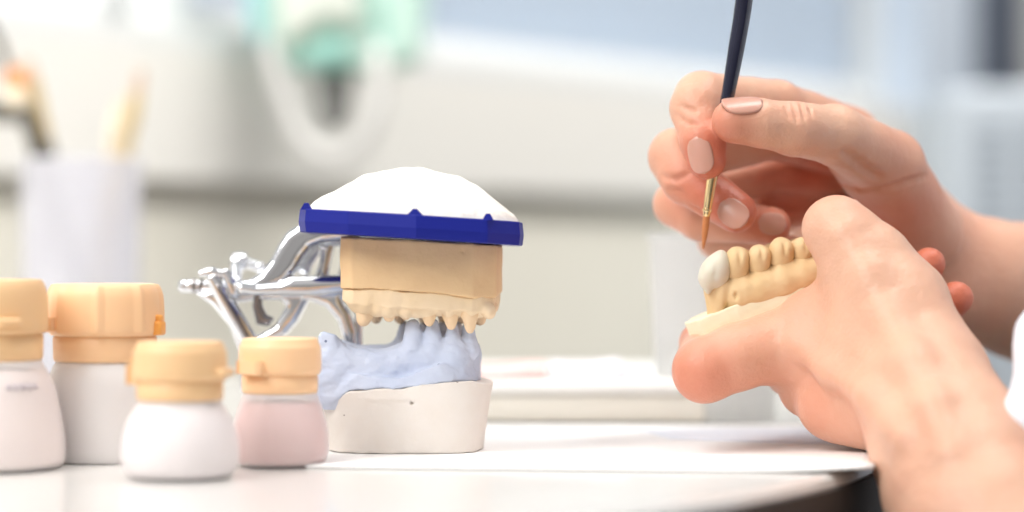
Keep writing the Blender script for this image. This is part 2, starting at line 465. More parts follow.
bm = bmesh.new(); wbox(bm, s_of(158), s_of(190), .0, .09, SILL, 2.1, .003); struct(bmobj('trim_3', bm, M_frame))
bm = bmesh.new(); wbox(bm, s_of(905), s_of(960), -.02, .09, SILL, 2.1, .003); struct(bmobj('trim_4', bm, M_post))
bm = bmesh.new(); wbox(bm, s_of(960), s_of(1003), -.03, .09, SILL, 2.1, .003); struct(bmobj('trim_5', bm, M_dark))
bm = bmesh.new(); wbox(bm, s_of(1010), s_of(1100), .0, .09, SILL, 2.1, .003); struct(bmobj('trim_6', bm, M_frame))
bm = bmesh.new(); add_box(bm, (-3, -1.5, -.05), (4.2, 6.5, 0)); struct(bmobj('floor', bm, M_floor))

# bench ------------------------------------------------------------
def bench():
    t = empty('workbench', (-.3, 1.0, 0), 'long pale grey laminate workbench with a curved dark front edge carrying the jars and casts', 'workbench')
    edge = [(-.9, .40), (-.25, .46), (-.10, .535), (-.02, .592), (.030, .658), (.071, .718), (.100, .768), (.120, .815), (.136, .88), (.155, .97), (.17, 1.12)]
    # resample the curved part
    from mathutils import geometry
    pts = []
    c = [Vector((a, b, 0)) for a, b in edge[1:11]]
    for i in range(len(c)-1):
        p0 = c[max(i-1, 0)]; p1 = c[i]; p2 = c[i+1]; p3 = c[min(i+2, len(c)-1)]
        for s in range(8):
            u = s/8; pts.append(0.5*((2*p1)+(-p0+p2)*u+(2*p0-5*p1+4*p2-p3)*u*u+(-p0+3*p1-3*p2+p3)*u**3))
    pts = [Vector((-.9, .40, 0))] + pts + [c[-1], Vector((.18, 1.45, 0)), Vector((-.47, 1.38, 0)), Vector((-.9, .76, 0))]
    n = len(pts)
    def off(k, dist):
        a = pts[k-1]; b = pts[(k+1) % n]; d = (b-a).normalized(); return pts[k] + Vector((-d.y, d.x, 0))*dist
    # slab with a rounded lip
    prof = [(.0, -.003), (-.0008, -.0012), (-.003, 0)]
    V = []; F = []
    rows = [(0, -.030), (0, -.0035), (.0008, -.0014), (.003, 0)]
    for dist, z in rows:
        for k in range(n): q = off(k, dist); V.append((q.x, q.y, TZ + z))
    for r in range(len(rows)-1):
        for k in range(n): F.append((r*n+k, r*n+(k+1) % n, (r+1)*n+(k+1) % n, (r+1)*n+k))
    F.append(tuple(range((len(rows)-1)*n, len(rows)*n))); F.append(tuple(reversed(range(n))))
    top = mesh('worktop', V, F, M_table, t, smooth=False)
    # dark edge strip hugging the slab
    V = []; F = []
    rows = [(-.0004, -.0305), (-.0016, -.0305), (-.0016, -.0045), (-.0004, -.004)]
    for dist, z in rows:
        for k in range(n): q = off(k, dist); V.append((q.x, q.y, TZ + z))
    for r in range(4):
        for k in range(n): F.append((r*n+k, r*n+(k+1) % n, ((r+1) % 4)*n+(k+1) % n, ((r+1) % 4)*n+k))
    mesh('edge_strip', V, F, M_tdark, t, smooth=False)
    V = []; F = []
    for z in (-.03, -.09):
        for k in range(n): q = off(k, .02); V.append((q.x, q.y, TZ + z))
    for k in range(n): F.append((k, (k+1) % n, n+(k+1) % n, n+k))
    F.append(tuple(range(n))); F.append(tuple(range(n, 2*n)))
    mesh('apron', V, F, M_tdark, t, smooth=False)
    for x, y in ((-.85, .5), (-.84, .74), (.12, 1.38), (-.2, .55)):
        bm = bmesh.new(); add_box(bm, (x-.02, y-.02, 0), (x+.02, y+.02, TZ-.085), .003); bmobj('leg', bm, M_metalg, t)
bench()

# paper -------------------------------------------------------------
def G(px, py, dz=0):   # point on the bench top seen at a pixel
    d = (CZ - TZ - dz)*FPX/(py - 256); v = P(px, py, d); v.z = TZ + dz; return v
def sheet(name, fl, fr, br, bl, m, z, curl, label, thick=.0006, group=None, wav=0):
    nu, nv = 40, 14; V = []; F = []
    for layer in (0, 1):
        for j in range(nv+1):
            for i in range(nu+1):
                u = i/nu; v = j/nv
                p = fl.lerp(fr, u).lerp(bl.lerp(br, u), v)
                zz = z + curl(u, v) + wav*math.sin(u*17+v*3)*.5
                V.append((p.x, p.y, TZ + zz + (thick if layer else 0)))
    W_ = nu+1; N = W_*(nv+1)
    for j in range(nv):
        for i in range(nu):
            a = j*W_+i
            F.append((a, a+1, a+1+W_, a+W_)); F.append((N+a, N+a+W_, N+a+1+W_, N+a+1))
    for i in range(nu): F.append((i, i+1, N+i+1, N+i)); q = nv*W_+i; F.append((q, q+1, N+q+1, N+q))
    for j in range(nv): q = j*W_; F.append((q, q+W_, N+q+W_, N+q)); q += nu; F.append((q, q+W_, N+q+W_, N+q))
    return tag(mesh(name, V, F, m), label, 'paper', group)
def z0(u, v): return 0
sheet('paper_sheet', Vector((-.068, .795, 0)), Vector((.116, .775, 0)), Vector((.150, .985, 0)), Vector((-.065, .99, 0)), M_paper, .0002,
      lambda u, v: .0016*max(0, u-.75)**2*16*(1 - .5*v), 'large white sheet of paper lying under the plaster casts and the lower hand', thick=.0011)
sheet('paper_sheet', Vector((.060, .905, 0)), Vector((.118, .875, 0)), Vector((.135, .96, 0)), Vector((.05, .95, 0)), M_paper2, .0014,
      z0, 'bluish white sheet of paper lying on the larger one under the hands', thick=.0006)
PZ = .0015

# ------------------------------------------------------------------ jars
def make_jar(px, py, cd_, hmm, capw, bodyw, neckz, shape, capm, botm, powm, powtop, label, tabs, big=False, mark=False, hw=1):
    """px: image column of the axis, cd_: depth of the axis, hmm total height in metres"""
    x = (px-512)/FPX*cd_; y = cd_
    t = empty('powder_jar', (x, y, TZ), label, 'jar', 'ceramic powder jars with orange caps on the bench')
    H = hmm; nz = neckz*H; rb = bodyw/2; rc = capw/2
    if shape == 'round':
        prof = [(0, .0006), (rb*.84, .0006), (rb*.92, .0018), (rb*.985, nz*.18), (rb, nz*.32), (rb*.97, nz*.52), (rb*.88, nz*.74), (rc*.93, nz*.93), (rc*.86, nz*1.02)]
    elif shape == 'cone':
        prof = [(0, .0006), (rb*.93, .0006), (rb*.985, .002), (rb, nz*.12), (rb*.99, nz*.30), (rb*.94, nz*.52), (rb*.85, nz*.78), (rc*.93, nz*.95), (rc*.86, nz*1.02)]
    else:
        prof = [(0, .0006), (rb*.96, .0006), (rb, .002), (rb, nz*.55), (rb*.985, nz*.8), (rb*.93, nz*.93), (rc*.86, nz*.99), (rc*.84, nz*1.02)]
    # densify profile smoothly
    def dens(p, m=4):
        out = []
        for i in range(len(p)-1):
            p0 = p[max(i-1, 0)]; p1 = p[i]; p2 = p[i+1]; p3 = p[min(i+2, len(p)-1)]
            for s in range(m):
                u = s/m; out.append(tuple(max(0, .5*((2*p1[k])+(-p0[k]+p2[k])*u+(2*p0[k]-5*p1[k]+4*p2[k]-p3[k])*u*u+(-p0[k]+3*p1[k]-3*p2[k]+p3[k])*u**3)) for k in (0, 1)))
        out.append(p[-1]); return out
    D = [prof[0], prof[1]] + dens(prof[1:])[1:]
    V, F = lathe(D, 64, (x, y, TZ)); mesh('bottle', V, F, botm, t)
    # powder fill inside
    top = powtop*nz; pr = [(max(0, r-.0011), max(.0014, h)) for r, h in D if h < top]
    rl = pr[-1][0]
    pr = [(0, .0016)] + pr + [(rl*.98, top), (rl*.5, top+.0007), (0, top+.001)]
    V, F = lathe(pr, 48, (x, y, TZ)); mesh('powder', V, F, powm, t)
    # cap: lower ring, seam, upper lid with rounded top edge and shallow ribs
    ch = H - nz; s0 = nz + ch*.32
    prof = [(rc*.80, nz), (rc*.90, nz-.0002), (rc*.915, nz+.0008), (rc*.925, s0-.0006), (rc*.90, s0-.0003), (rc*.90, s0+.0003)]
    V, F = lathe(prof, 64, (x, y, TZ)); cap = mesh('cap', V, F, capm, t)
    prof = [(rc*.85, s0), (rc*.945, s0+.0001), (rc*.99, s0+.0012), (rc*1.0, s0+ch*.10), (rc*1.0, s0+ch*.30), (rc*.985, s0+ch*.50),
            (rc*.95, H-.0022), (rc*.91, H-.0008), (rc*.84, H-.0001), (rc*.4, H), (0, H)]
    D2 = dens(prof, 3); seg = 96; V, F = lathe(D2, seg, (x, y, TZ))
    # ribs
    nP = len(D2)
    for i in range(seg):
        rib = 1.0
        if (i % 12) in (0, 1) and big: rib = 1.06
        for k in range(nP):
            v = V[i*nP+k]
            if D2[k][1] > s0+.001 and D2[k][0] > rc*.9 and rib > 1:
                V[i*nP+k] = Vector((x+(v.x-x)*rib, y+(v.y-y)*rib, v.z))
    mesh('lid', V, F, capm, cap)
    for side, kind in tabs:
        a = math.radians(side); dx, dy = math.cos(a), math.sin(a)
        c = Vector((x+dx*rc*1.0, y+dy*rc*1.0, TZ+s0+ch*(.10 if kind == 'hinge' else .16)))
        rot = Matrix.Translation(c) @ Matrix.Rotation(a, 4, 'Z')
        bm = bmesh.new()
        if kind == 'hinge':
            add_box(bm, (-.0012, -.0030, -.0024), (.0020, .0030, .0024), .0009, rot, 3)
            add_box(bm, (-.0012, -.0020, .0014), (.0014, .0020, .0046), .0007, rot, 2)
            smooth_angle(bmobj('hinge', bm, M_hinge if big else capm, cap), 50)
        else:
            add_box(bm, (-.001, -.0042*hw, -.0013), (.0024, .0042*hw, .0013), .0009, rot, 3)
            smooth_angle(bmobj('thumb_tab', bm, capm, cap), 50)
    if mark:
        V = []; F = []
        for (a0, a1, zz, hh) in ((-62, -57, .62, .0008), (-55, -52, .62, .0012), (-50, -43, .62, .0009), (-41, -38, .62, .0012), (-36, -31, .62, .0008)):
            n = len(V)
            for k in range(4):
                a = math.radians(a0+(a1-a0)*k/3)
                for s in (-1, 1):
                    h = nz*(zz+.15) + s*hh; r = np.interp(h, [q[1] for q in D], [q[0] for q in D]) + .0002
                    V.append((x+r*math.cos(a), y+r*math.sin(a), TZ+h))
            for k in range(3): F.append((n+2*k, n+2*k+1, n+2*k+3, n+2*k+2))
        o = mesh('printed_mark', V, F, M_print, t)
        md = o.modifiers.new('thickness', 'SOLIDIFY'); md.thickness = .00008; md.offset = 1
    return t
mm = .001
make_jar(-13, 0, .797, .0625, .0397, .0511, .575, 'cone', M_cap2, M_bottle, M_powr, .9,
         'leftmost jar, wide bottle of rosy powder with ochre cap, cut by the photo edge', [(-58, 'tab'), (122, 'hinge')], mark=True)
make_jar(105, 0, .829, .0607, .0383, .0383, .565, 'straight', M_cap, M_bottlew, M_poww, .93,
         'tallest straight-sided jar of white powder with a ribbed peach cap', [(-12, 'hinge'), (-148, 'tab')], big=True)
make_jar(180, 0, .763, .0432, .0297, .0375, .575, 'round', M_cap2, M_bottle, M_powl, .95,
         'small round jar of pale lilac white powder standing nearest the camera', [(-20, 'tab'), (160, 'hinge')])
make_jar(280, 0, .807, .0428, .0276, .0328, .575, 'round', M_cap, M_bottle, M_powp, .86,
         'small jar of pink powder with a peach cap right beside the blue and white cast', [(-125, 'tab'), (50, 'hinge')])

# ------------------------------------------------------------------ lower cast
CD = .862
def X_(px, d=CD): return (px-512)/FPX*d
def Z_(py, d=CD): return CZ + (256-py)/FPX*d
def ZT(py, df=.838): return CZ + (256-py)/FPX*df
def make_lower():
    DF = .838          # depth of the face towards the camera
    t = empty('lower_jaw_cast', (X_(405), CD, TZ+PZ), 'lower jaw dental cast of blue stone on a white plaster base standing on the paper', 'dental cast')
    x0, x1 = X_(329, DF), X_(482, DF)
    foot = [(x0+.005, DF+.007), (x0+.014, DF+.0040), (x0+.030, DF+.0036), (x1-.010, DF+.0052), (x1-.0045, DF+.012), (x1-.004, DF+.03), (x1-.014, DF+.046), (x0+.016, DF+.051), (x0+.004, DF+.044)]
    ea, eb, ec, ed = (x1-x0)/2+.0010, .0275, (x0+x1)/2-.0008, DF+.0275
    f = lambda a, b: ((np.abs((a-ec)/ea)**3.4+np.abs((b-ed)/eb)**3.4)**(1/3.4)-1)*eb
    cx, cy = (x0+x1)/2, DF+.027
    zb, zt = TZ+PZ, ZT(386)
    def bpx(X): # boundary between white and blue, image row per column
        px = X/DF*FPX+512
        return CZ + (256-np.interp(px, [315, 330, 350, 375, 400, 440, 470, 492], [404, 400, 391, 389, 388, 383, 381, 386]))/FPX*DF
    v = Vol((x0-.008, DF-.008, zb-.003), (x1+.012, DF+.066, zt+.006), .0006)
    def base(X, Y, Z):
        s = 1 + .085*np.clip((Z-zb)/(zt-zb), 0, 1.1)
        sx_ = 1 + .125*np.clip((Z-zb)/(zt-zb), 0, 1.1)**1.3
        d = f(cx+(X-cx)/sx_, cy+(Y-cy)/s)
        return np.maximum(np.maximum(d, zb-Z), Z-bpx(X))
    v.fn(v.lo, v.lo+v.n*v.h, base, 0)
    v.ell((X_(395, DF), DF-.0012, Z_(398, DF)), (.010, .001, .0012), k=.0006)
    for (a, b_, r) in ((412, 403, .0007), (470, 409, .0005), (473, 436, .0005), (452, 450, .0004)):
        v.ell((X_(a, DF), DF-.0008, Z_(b_, DF)), (r, r*1.6, r), k=.0002, op='sub')
    v.noise(.0003, 260, 3)
    volobj('plaster_base', v, M_whitest, t, it=1)
    # blue stone
    v = Vol((x0-.012, DF-.010, ZT(412)), (x1+.012, DF+.070, ZT(308)), .00048)
    arch = []
    for a in np.linspace(0, 1, 25):
        # U shaped ridge: near limb, right apex, far limb
        if a < .4: px = 326+(452-326)*(a/.4); yy = DF+.0105+.0008*math.sin(a*9)
        elif a > .6: px = 452-(452-326)*((a-.6)/.4); yy = DF+.045
        else:
            th = (a-.4)/.2*math.pi; px = 450+13*math.sin(th); yy = DF+.027-.018*math.cos(th)
        arch.append((px, yy))
    def ridge_y(px): return np.interp(px, [320, 335, 350, 372, 398, 408, 425, 460, 480], [344, 347, 352, 354, 352, 345, 341, 341, 350])
    fb0 = poly2d([(x0+.002, DF+.008), (x0+.014, DF+.0040), (x0+.030, DF+.0040), (x1-.013, DF+.0052), (x1-.0065, DF+.012), (x1-.006, DF+.03), (x1-.016, DF+.046), (x0+.016, DF+.051), (x0+.002, DF+.044)])
    fullb = lambda a, b: ((np.abs((a-ec+.0012)/(ea-.0012))**3.4+np.abs((b-ed)/(eb+.0006))**3.4)**(1/3.4)-1)*eb
    def slab(X, Y, Z):
        px = X/DF*FPX+512
        lo = bpx(X)+.0001
        hi = CZ + (256-np.interp(px, [315, 335, 345, 400, 440, 470, 490], [376, 366, 373, 379, 364, 364, 380]))/FPX*DF
        s = 1+.06*np.clip((Z-lo)/.006, 0, 1)*-1+.055
        return np.maximum(np.maximum(fullb(cx+(X-cx)/s, cy+(Y-cy)/s), lo-Z), Z-hi)
    v.fn(v.lo, v.lo+v.n*v.h, slab, 0)
    for i in range(len(arch)-1):
        (p, y0), (q, y1) = arch[i], arch[i+1]
        r0 = .0070; rr = r0-.0008*(i > 8)
        a = Vector((X_(p, y0), y0, ZT(ridge_y(p))-rr*.9)); b = Vector((X_(q, y1), y1, ZT(ridge_y(q))-rr*.9))
        v.cone(a, b, rr, rr, .0025)
        v.cone(a-Vector((0, 0, .006)), b-Vector((0, 0, .006)), rr+.0002, rr+.0002, .0008)
        v.cone(a-Vector((0, 0, .010)), b-Vector((0, 0, .010)), rr-.0004, rr-.0004, .0006)
    # heel at the left end
    v.cone(Vector((X_(328, DF), DF+.009, ZT(350))), Vector((X_(328, DF), DF+.009, ZT(394))), .0046, .0048, .001)
    v.cone(Vector((X_(322, DF), DF+.007, ZT(337))), Vector((X_(330, DF), DF+.007, ZT(341))), .0016, .0022, .002)
    v.cone(Vector((X_(334, DF), DF+.010, ZT(362))), Vector((X_(336, DF), DF+.010, ZT(396))), .006, .008, .003)
    v.cone(Vector((X_(322, DF), DF+.046, ZT(356))), Vector((X_(326, DF), DF+.046, ZT(394))), .0042, .0052, .003)
    # teeth: tapered prepared stumps with grooves between
    T = [(414, 323, .0048, .0024), (434, 322, .0048, .0018), (453, 321, .0040, .0012), (469, 323, .0038, .0013)]
    for j, (p, top, r0, r1) in enumerate(T):
        yy = DF+.008 + (.002 if j == 3 else 0) + (.008 if j == 4 else 0)
        v.cone(Vector((X_(p, yy), yy, ZT(350))), Vector((X_(p-1+j*.4, yy), yy+.0006, ZT(top)-r1*.5)), r0, r1, .0010)
        v.cone(Vector((X_(p-4, yy), yy-.0008, ZT(352))), Vector((X_(p-4, yy), yy, ZT(top+5))), r0*.6, r1*.6, .0008)
    for p, yy in ((456, .034), (442, .043), (425, .045), (405, .045)):
        v.cone(Vector((X_(p, DF+yy), DF+yy, ZT(350))), Vector((X_(p, DF+yy), DF+yy, ZT(332))), .0046, .0024, .0012)
    for p, ln in ((424, 356), (444, 356), (462, 352), (475, 356)):
        v.cone(Vector((X_(p, DF), DF+.001, ZT(328))), Vector((X_(p-2, DF), DF+.0012, ZT(ln))), .0015, .0006, .0006, 'sub')
    v.cone(Vector((X_(456, DF), DF+.001, ZT(330))), Vector((X_(451, DF), DF, ZT(352))), .0006, .0004, .0005, 'sub')
    # scooped sockets on the toothless ridge
    v.ell((X_(388, DF), DF+.0035, ZT(346)), (.0035, .003, .0016), k=.001, op='sub')
    v.ell((X_(352, DF), DF+.0015, ZT(346)), (.0025, .002, .0010), k=.001, op='sub')
    v.cone(Vector((X_(338, DF), DF-.002, ZT(368))), Vector((X_(345, DF), DF-.003, ZT(379))), .0018, .001, .0015, 'sub')
    v.noise(.00030, 420, 8); v.noise(.00022, 1300, 18)
    volobj('blue_stone_arch', v, M_bluest, t, it=1)
make_lower()

# ------------------------------------------------------------------ upper cast, mounting plate, dome
def make_upper():
    DF = .838
    t = empty('upper_jaw_cast', (X_(420), CD, ZT(235)), 'upper jaw dental cast of tan stone hanging under the blue mounting plate', 'dental cast')
    x0, x1 = X_(340, DF), X_(501, DF)
    fp = [(x0, DF+.006), (x0+.004, DF+.001), (x0+.026, DF-.0012), (x1-.010, DF+.000), (x1-.002, DF+.006), (x1, DF+.03), (x1-.010, DF+.050), (x0+.012, DF+.054), (x0-.001, DF+.046)]
    f = poly2d(fp)
    def low(X):
        px = X/DF*FPX+512
        return CZ+(256-np.interp(px, [335, 342, 375, 400, 440, 478, 495, 503], [290, 289, 289, 291, 294, 299, 298, 292]))/FPX*DF
    v = Vol((x0-.006, DF-.006, ZT(304)), (x1+.006, DF+.06, ZT(228)), .0006)
    def blk(X, Y, Z):
        tilt = ZT(236) - (X-x0)*.055
        return np.maximum(np.maximum(f(X, Y)-.0003, low(X)-Z), Z-tilt)
    v.fn(v.lo, v.lo+v.n*v.h, blk, .0008)
    for a, b_ in ((378, 246), (344, 259), (486, 256), (463, 252), (382, 277), (474, 286), (361, 261)):
        v.ell((X_(a, DF), DF-.0008, Z_(b_, DF)), (.0004, .0009, .0004), k=.0002, op='sub')
    v.noise(.00022, 250, 5)
    volobj('plaster_base', v, M_tan, t, it=1)
    v = Vol((x0-.006, DF-.008, ZT(342)), (x1+.006, DF+.062, ZT(284)), .00045)
    arch = []
    for a in np.linspace(0, 1, 25):
        if a < .42: px = 362+(470-362)*(a/.42); yy = DF+.0075
        elif a > .6: px = 470-(470-362)*((a-.6)/.4); yy = DF+.043
        else:
            th = (a-.42)/.18*math.pi; px = 470+12*math.sin(th); yy = DF+.0252-.0178*math.cos(th)
        arch.append((px, yy))
    def rl(px): return np.interp(px, [345, 360, 380, 400, 430, 465, 490], [307, 315, 316, 315, 315, 317, 317])
    # gingiva slab
    def slab(X, Y, Z):
        px = X/DF*FPX+512
        lo = CZ+(256-np.interp(px, [340, 350, 400, 440, 480, 500], [300, 304, 308, 309, 312, 312]))/FPX*DF
        return np.maximum(np.maximum(f(X, Y)+.0006, Z-low(X)+.0001), lo-Z)
    v.fn(v.lo, v.lo+v.n*v.h, slab, .0008)
    for i in range(len(arch)-1):
        (p, y0), (q, y1) = arch[i], arch[i+1]; rr = .0058
        v.cone(Vector((X_(p, y0), y0, ZT(rl(p))+rr)), Vector((X_(q, y1), y1, ZT(rl(q))+rr)), rr, rr, .002)
    for p, b in ((364, 305), (377, 309), (388, 311), (405, 311), (417, 309), (428, 311), (450, 312), (469, 312), (489, 312)):
        v.ell(Vector((X_(p, DF), DF+.0045, ZT(b))), (.0026, .0034, .0030), k=.0014)
    v.noise(.0005, 380, 11)
    volobj('gum_ridge', v, M_tan2, t, it=1)
    # teeth as their own parts
    T = [(365, 304, 327, .0032, .0024), (388, 311, 322, .0029, .0020), (405, 310, 320, .0026, .0017), (428, 309, 327, .0030, .0017),
         (450, 311, 330, .0030, .0015), (469, 308, 334, .0032, .0014), (489, 308, 318, .0026, .0018)]
    for j, (p, a, b, r0, r1) in enumerate(T):
        yy = DF+.0040 + (.006 if j == 6 else 0) + (.003 if j == 0 else 0)
        c = Vector((X_(p, yy), yy, ZT(a))); e = Vector((X_(p+(1 if j else -1), yy), yy, ZT(b)+r1))
        w = Vol(Vector((min(c.x, e.x)-.006, yy-.006, e.z-.004)), Vector((max(c.x, e.x)+.006, yy+.006, c.z+.006)), .00035)
        w.cone(c, e, r0, r1, .001)
        w.cone(c+Vector((-.0012, 0, 0)), e+Vector((-.0008, 0, .001)), r0*.7, r1*.7, .001)
        w.cone(c+Vector((.0014, .0005, 0)), e+Vector((.001, 0, .0012)), r0*.7, r1*.7, .001)
        if j in (0, 3): w.cone(c+Vector((.0002, -r0, .001)), e+Vector((0, -r1*1.2, .003)), .0006, .0003, .0005, 'sub')
        w.noise(.0002, 700, j)
        volobj('tooth', w, M_tooth, t, it=1)
    for p, yy in ((480, .022), (478, .030), (462, .040), (444, .043), (424, .043), (400, .043), (376, .043)):
        yy += DF
        V, F = tube([(X_(p, yy), yy, ZT(309)), (X_(p, yy), yy, ZT(318)), (X_(p, yy), yy, ZT(326))], [.003, .0026, .0015], 12)
        mesh('tooth', V, F, M_tooth, t)
    return t
make_upper()

def plate_xy():
    # outline of the mounting plate in plan, clockwise from the left tip
    D0 = .862
    return [(X_(300, .852), .852), (X_(306, .836), .836), (X_(349, .824), .824), (X_(416, .8185), .8185), (X_(487, .824), .824), (X_(519, .836), .836), (X_(522.5, .852), .852),
            (X_(520, .876), .876), (X_(500, .897), .897), (X_(450, .908), .908), (X_(370, .908), .908), (X_(322, .897), .897), (X_(303, .876), .876)]
TILT = .062
def zt_plate(x): return ZT(207.5, .822) - (x - X_(300, .83))*TILT
def make_plate():
    t = empty('mounting_plate', (X_(410), CD, ZT(220)), 'cobalt blue octagonal plastic mounting plate under the white plaster dome', 'plate')
    xy = plate_xy(); n = len(xy); cx = sum(p[0] for p in xy)/n; cy = sum(p[1] for p in xy)/n
    th = .0082
    V = []; F = []
    rows = [(1.0, -th), (1.012, -th*.55), (1.0, 0), (.965, 0), (.955, -.0020), (0.02, -.0020)]
    for s, dz in rows:
        for (a, b) in xy:
            x = cx+(a-cx)*s; y = cy+(b-cy)*s; V.append((x, y, zt_plate(x)+dz))
    for r in range(len(rows)-1):
        for k in range(n): F.append((r*n+k, r*n+(k+1) % n, (r+1)*n+(k+1) % n, (r+1)*n+k))
    F.append(tuple(range(n))); F.append(tuple(range((len(rows)-1)*n, len(rows)*n)))
    o = mesh('plate_body', V, F, M_blue, t, smooth=False)
    md = o.modifiers.new('bevel', 'BEVEL'); md.width = .0004; md.segments = 2; md.limit_method = 'ANGLE'
    # pointed locating nubs on the rim
    for a, b in ((xy[1][0], xy[1][1]+.002), (X_(415, .8205), .8205), (X_(488, .8255), .8255), (xy[7][0]-.002, xy[7][1]), (X_(420, .905), .905), (xy[11][0]+.002, xy[11][1])):
        bm = bmesh.new(); w = .0028 if abs(a-X_(415, .8205)) < .002 else .0020
        z = zt_plate(a) - .0003
        vs = [bm.verts.new(q) for q in ((a-w, b-.0014, z), (a+w, b-.0014, z), (a+.0007, b-.0010, z+.0023), (a-.0007, b-.0010, z+.0023),
                                        (a-w, b+.0014, z), (a+w, b+.0014, z), (a+.0007, b+.0010, z+.0023), (a-.0007, b+.0010, z+.0023))]
        for q in ((0, 1, 2, 3), (4, 7, 6, 5), (0, 4, 5, 1), (1, 5, 6, 2), (2, 6, 7, 3), (3, 7, 4, 0)): bm.faces.new([vs[i] for i in q])
        bmobj('locating_nub', bm, M_blue, t)
    return t
make_plate()
def make_dome():
    xs = [X_(p, .856) for p in (307, 313, 325, 345, 365, 382, 400, 420, 440, 458, 475, 490, 505, 514, 518.5)]
    zs = [CZ+(256-p)/FPX*.856 for p in (208, 201, 194, 184, 174, 169, 166.5, 166.8, 170, 175, 184, 194, 206, 214, 221)]
    zs = np.array(zs)-.0004; cy = .862; xa, xb = xs[0], xs[-1]
    nu, nv = 64, 40; V = []; F = []
    rng = np.random.RandomState(2)
    def b_of(x): u = 2*(x-xa)/(xb-xa)-1; return .0385*max(1-abs(u)**2.6, 0.0)**.5
    for i in range(nu+1):
        u = .5-.5*math.cos(math.pi*i/nu); x = xa+(xb-xa)*u; b = max(b_of(x), .0008); zb = zt_plate(x)-.0018
        top = np.interp(x, xs, zs)
        for j in range(nv+1):
            q = -1+2*j/nv; q = math.sin(q*math.pi/2)
            prof = max(1-abs(q)**2.3, 0)**.62
            z = zb + max(top-zb, .0004)*prof
            z += .00035*math.sin(x*310+q*5)*prof + .00025*math.sin(x*620-q*11+1)*prof
            V.append((x, cy+b*q, z))
    W_ = nv+1
    for i in range(nu):
        for j in range(nv): F.append((i*W_+j, (i+1)*W_+j, (i+1)*W_+j+1, i*W_+j+1))
    N = len(V)
    for i in range(nu+1):
        for j in range(W_): v = V[i*W_+j]; V.append((v[0], v[1], zt_plate(v[0])-.0019))
    for i in range(nu):
        for j in range(nv): F.append((N+i*W_+j, N+i*W_+j+1, N+(i+1)*W_+j+1, N+(i+1)*W_+j))
    for i in range(nu):
        for j in (0, nv): a = i*W_+j; F.append((a, a+W_, N+a+W_, N+a))
    for j in range(nv):
        for i in (0, nu): a = i*W_+j; F.append((a, a+1, N+a+1, N+a))
    o = mesh('plaster_dome', V, F, M_dome)
    tag(o, 'white plaster dome mounded on top of the blue mounting plate', 'plaster')
make_dome()

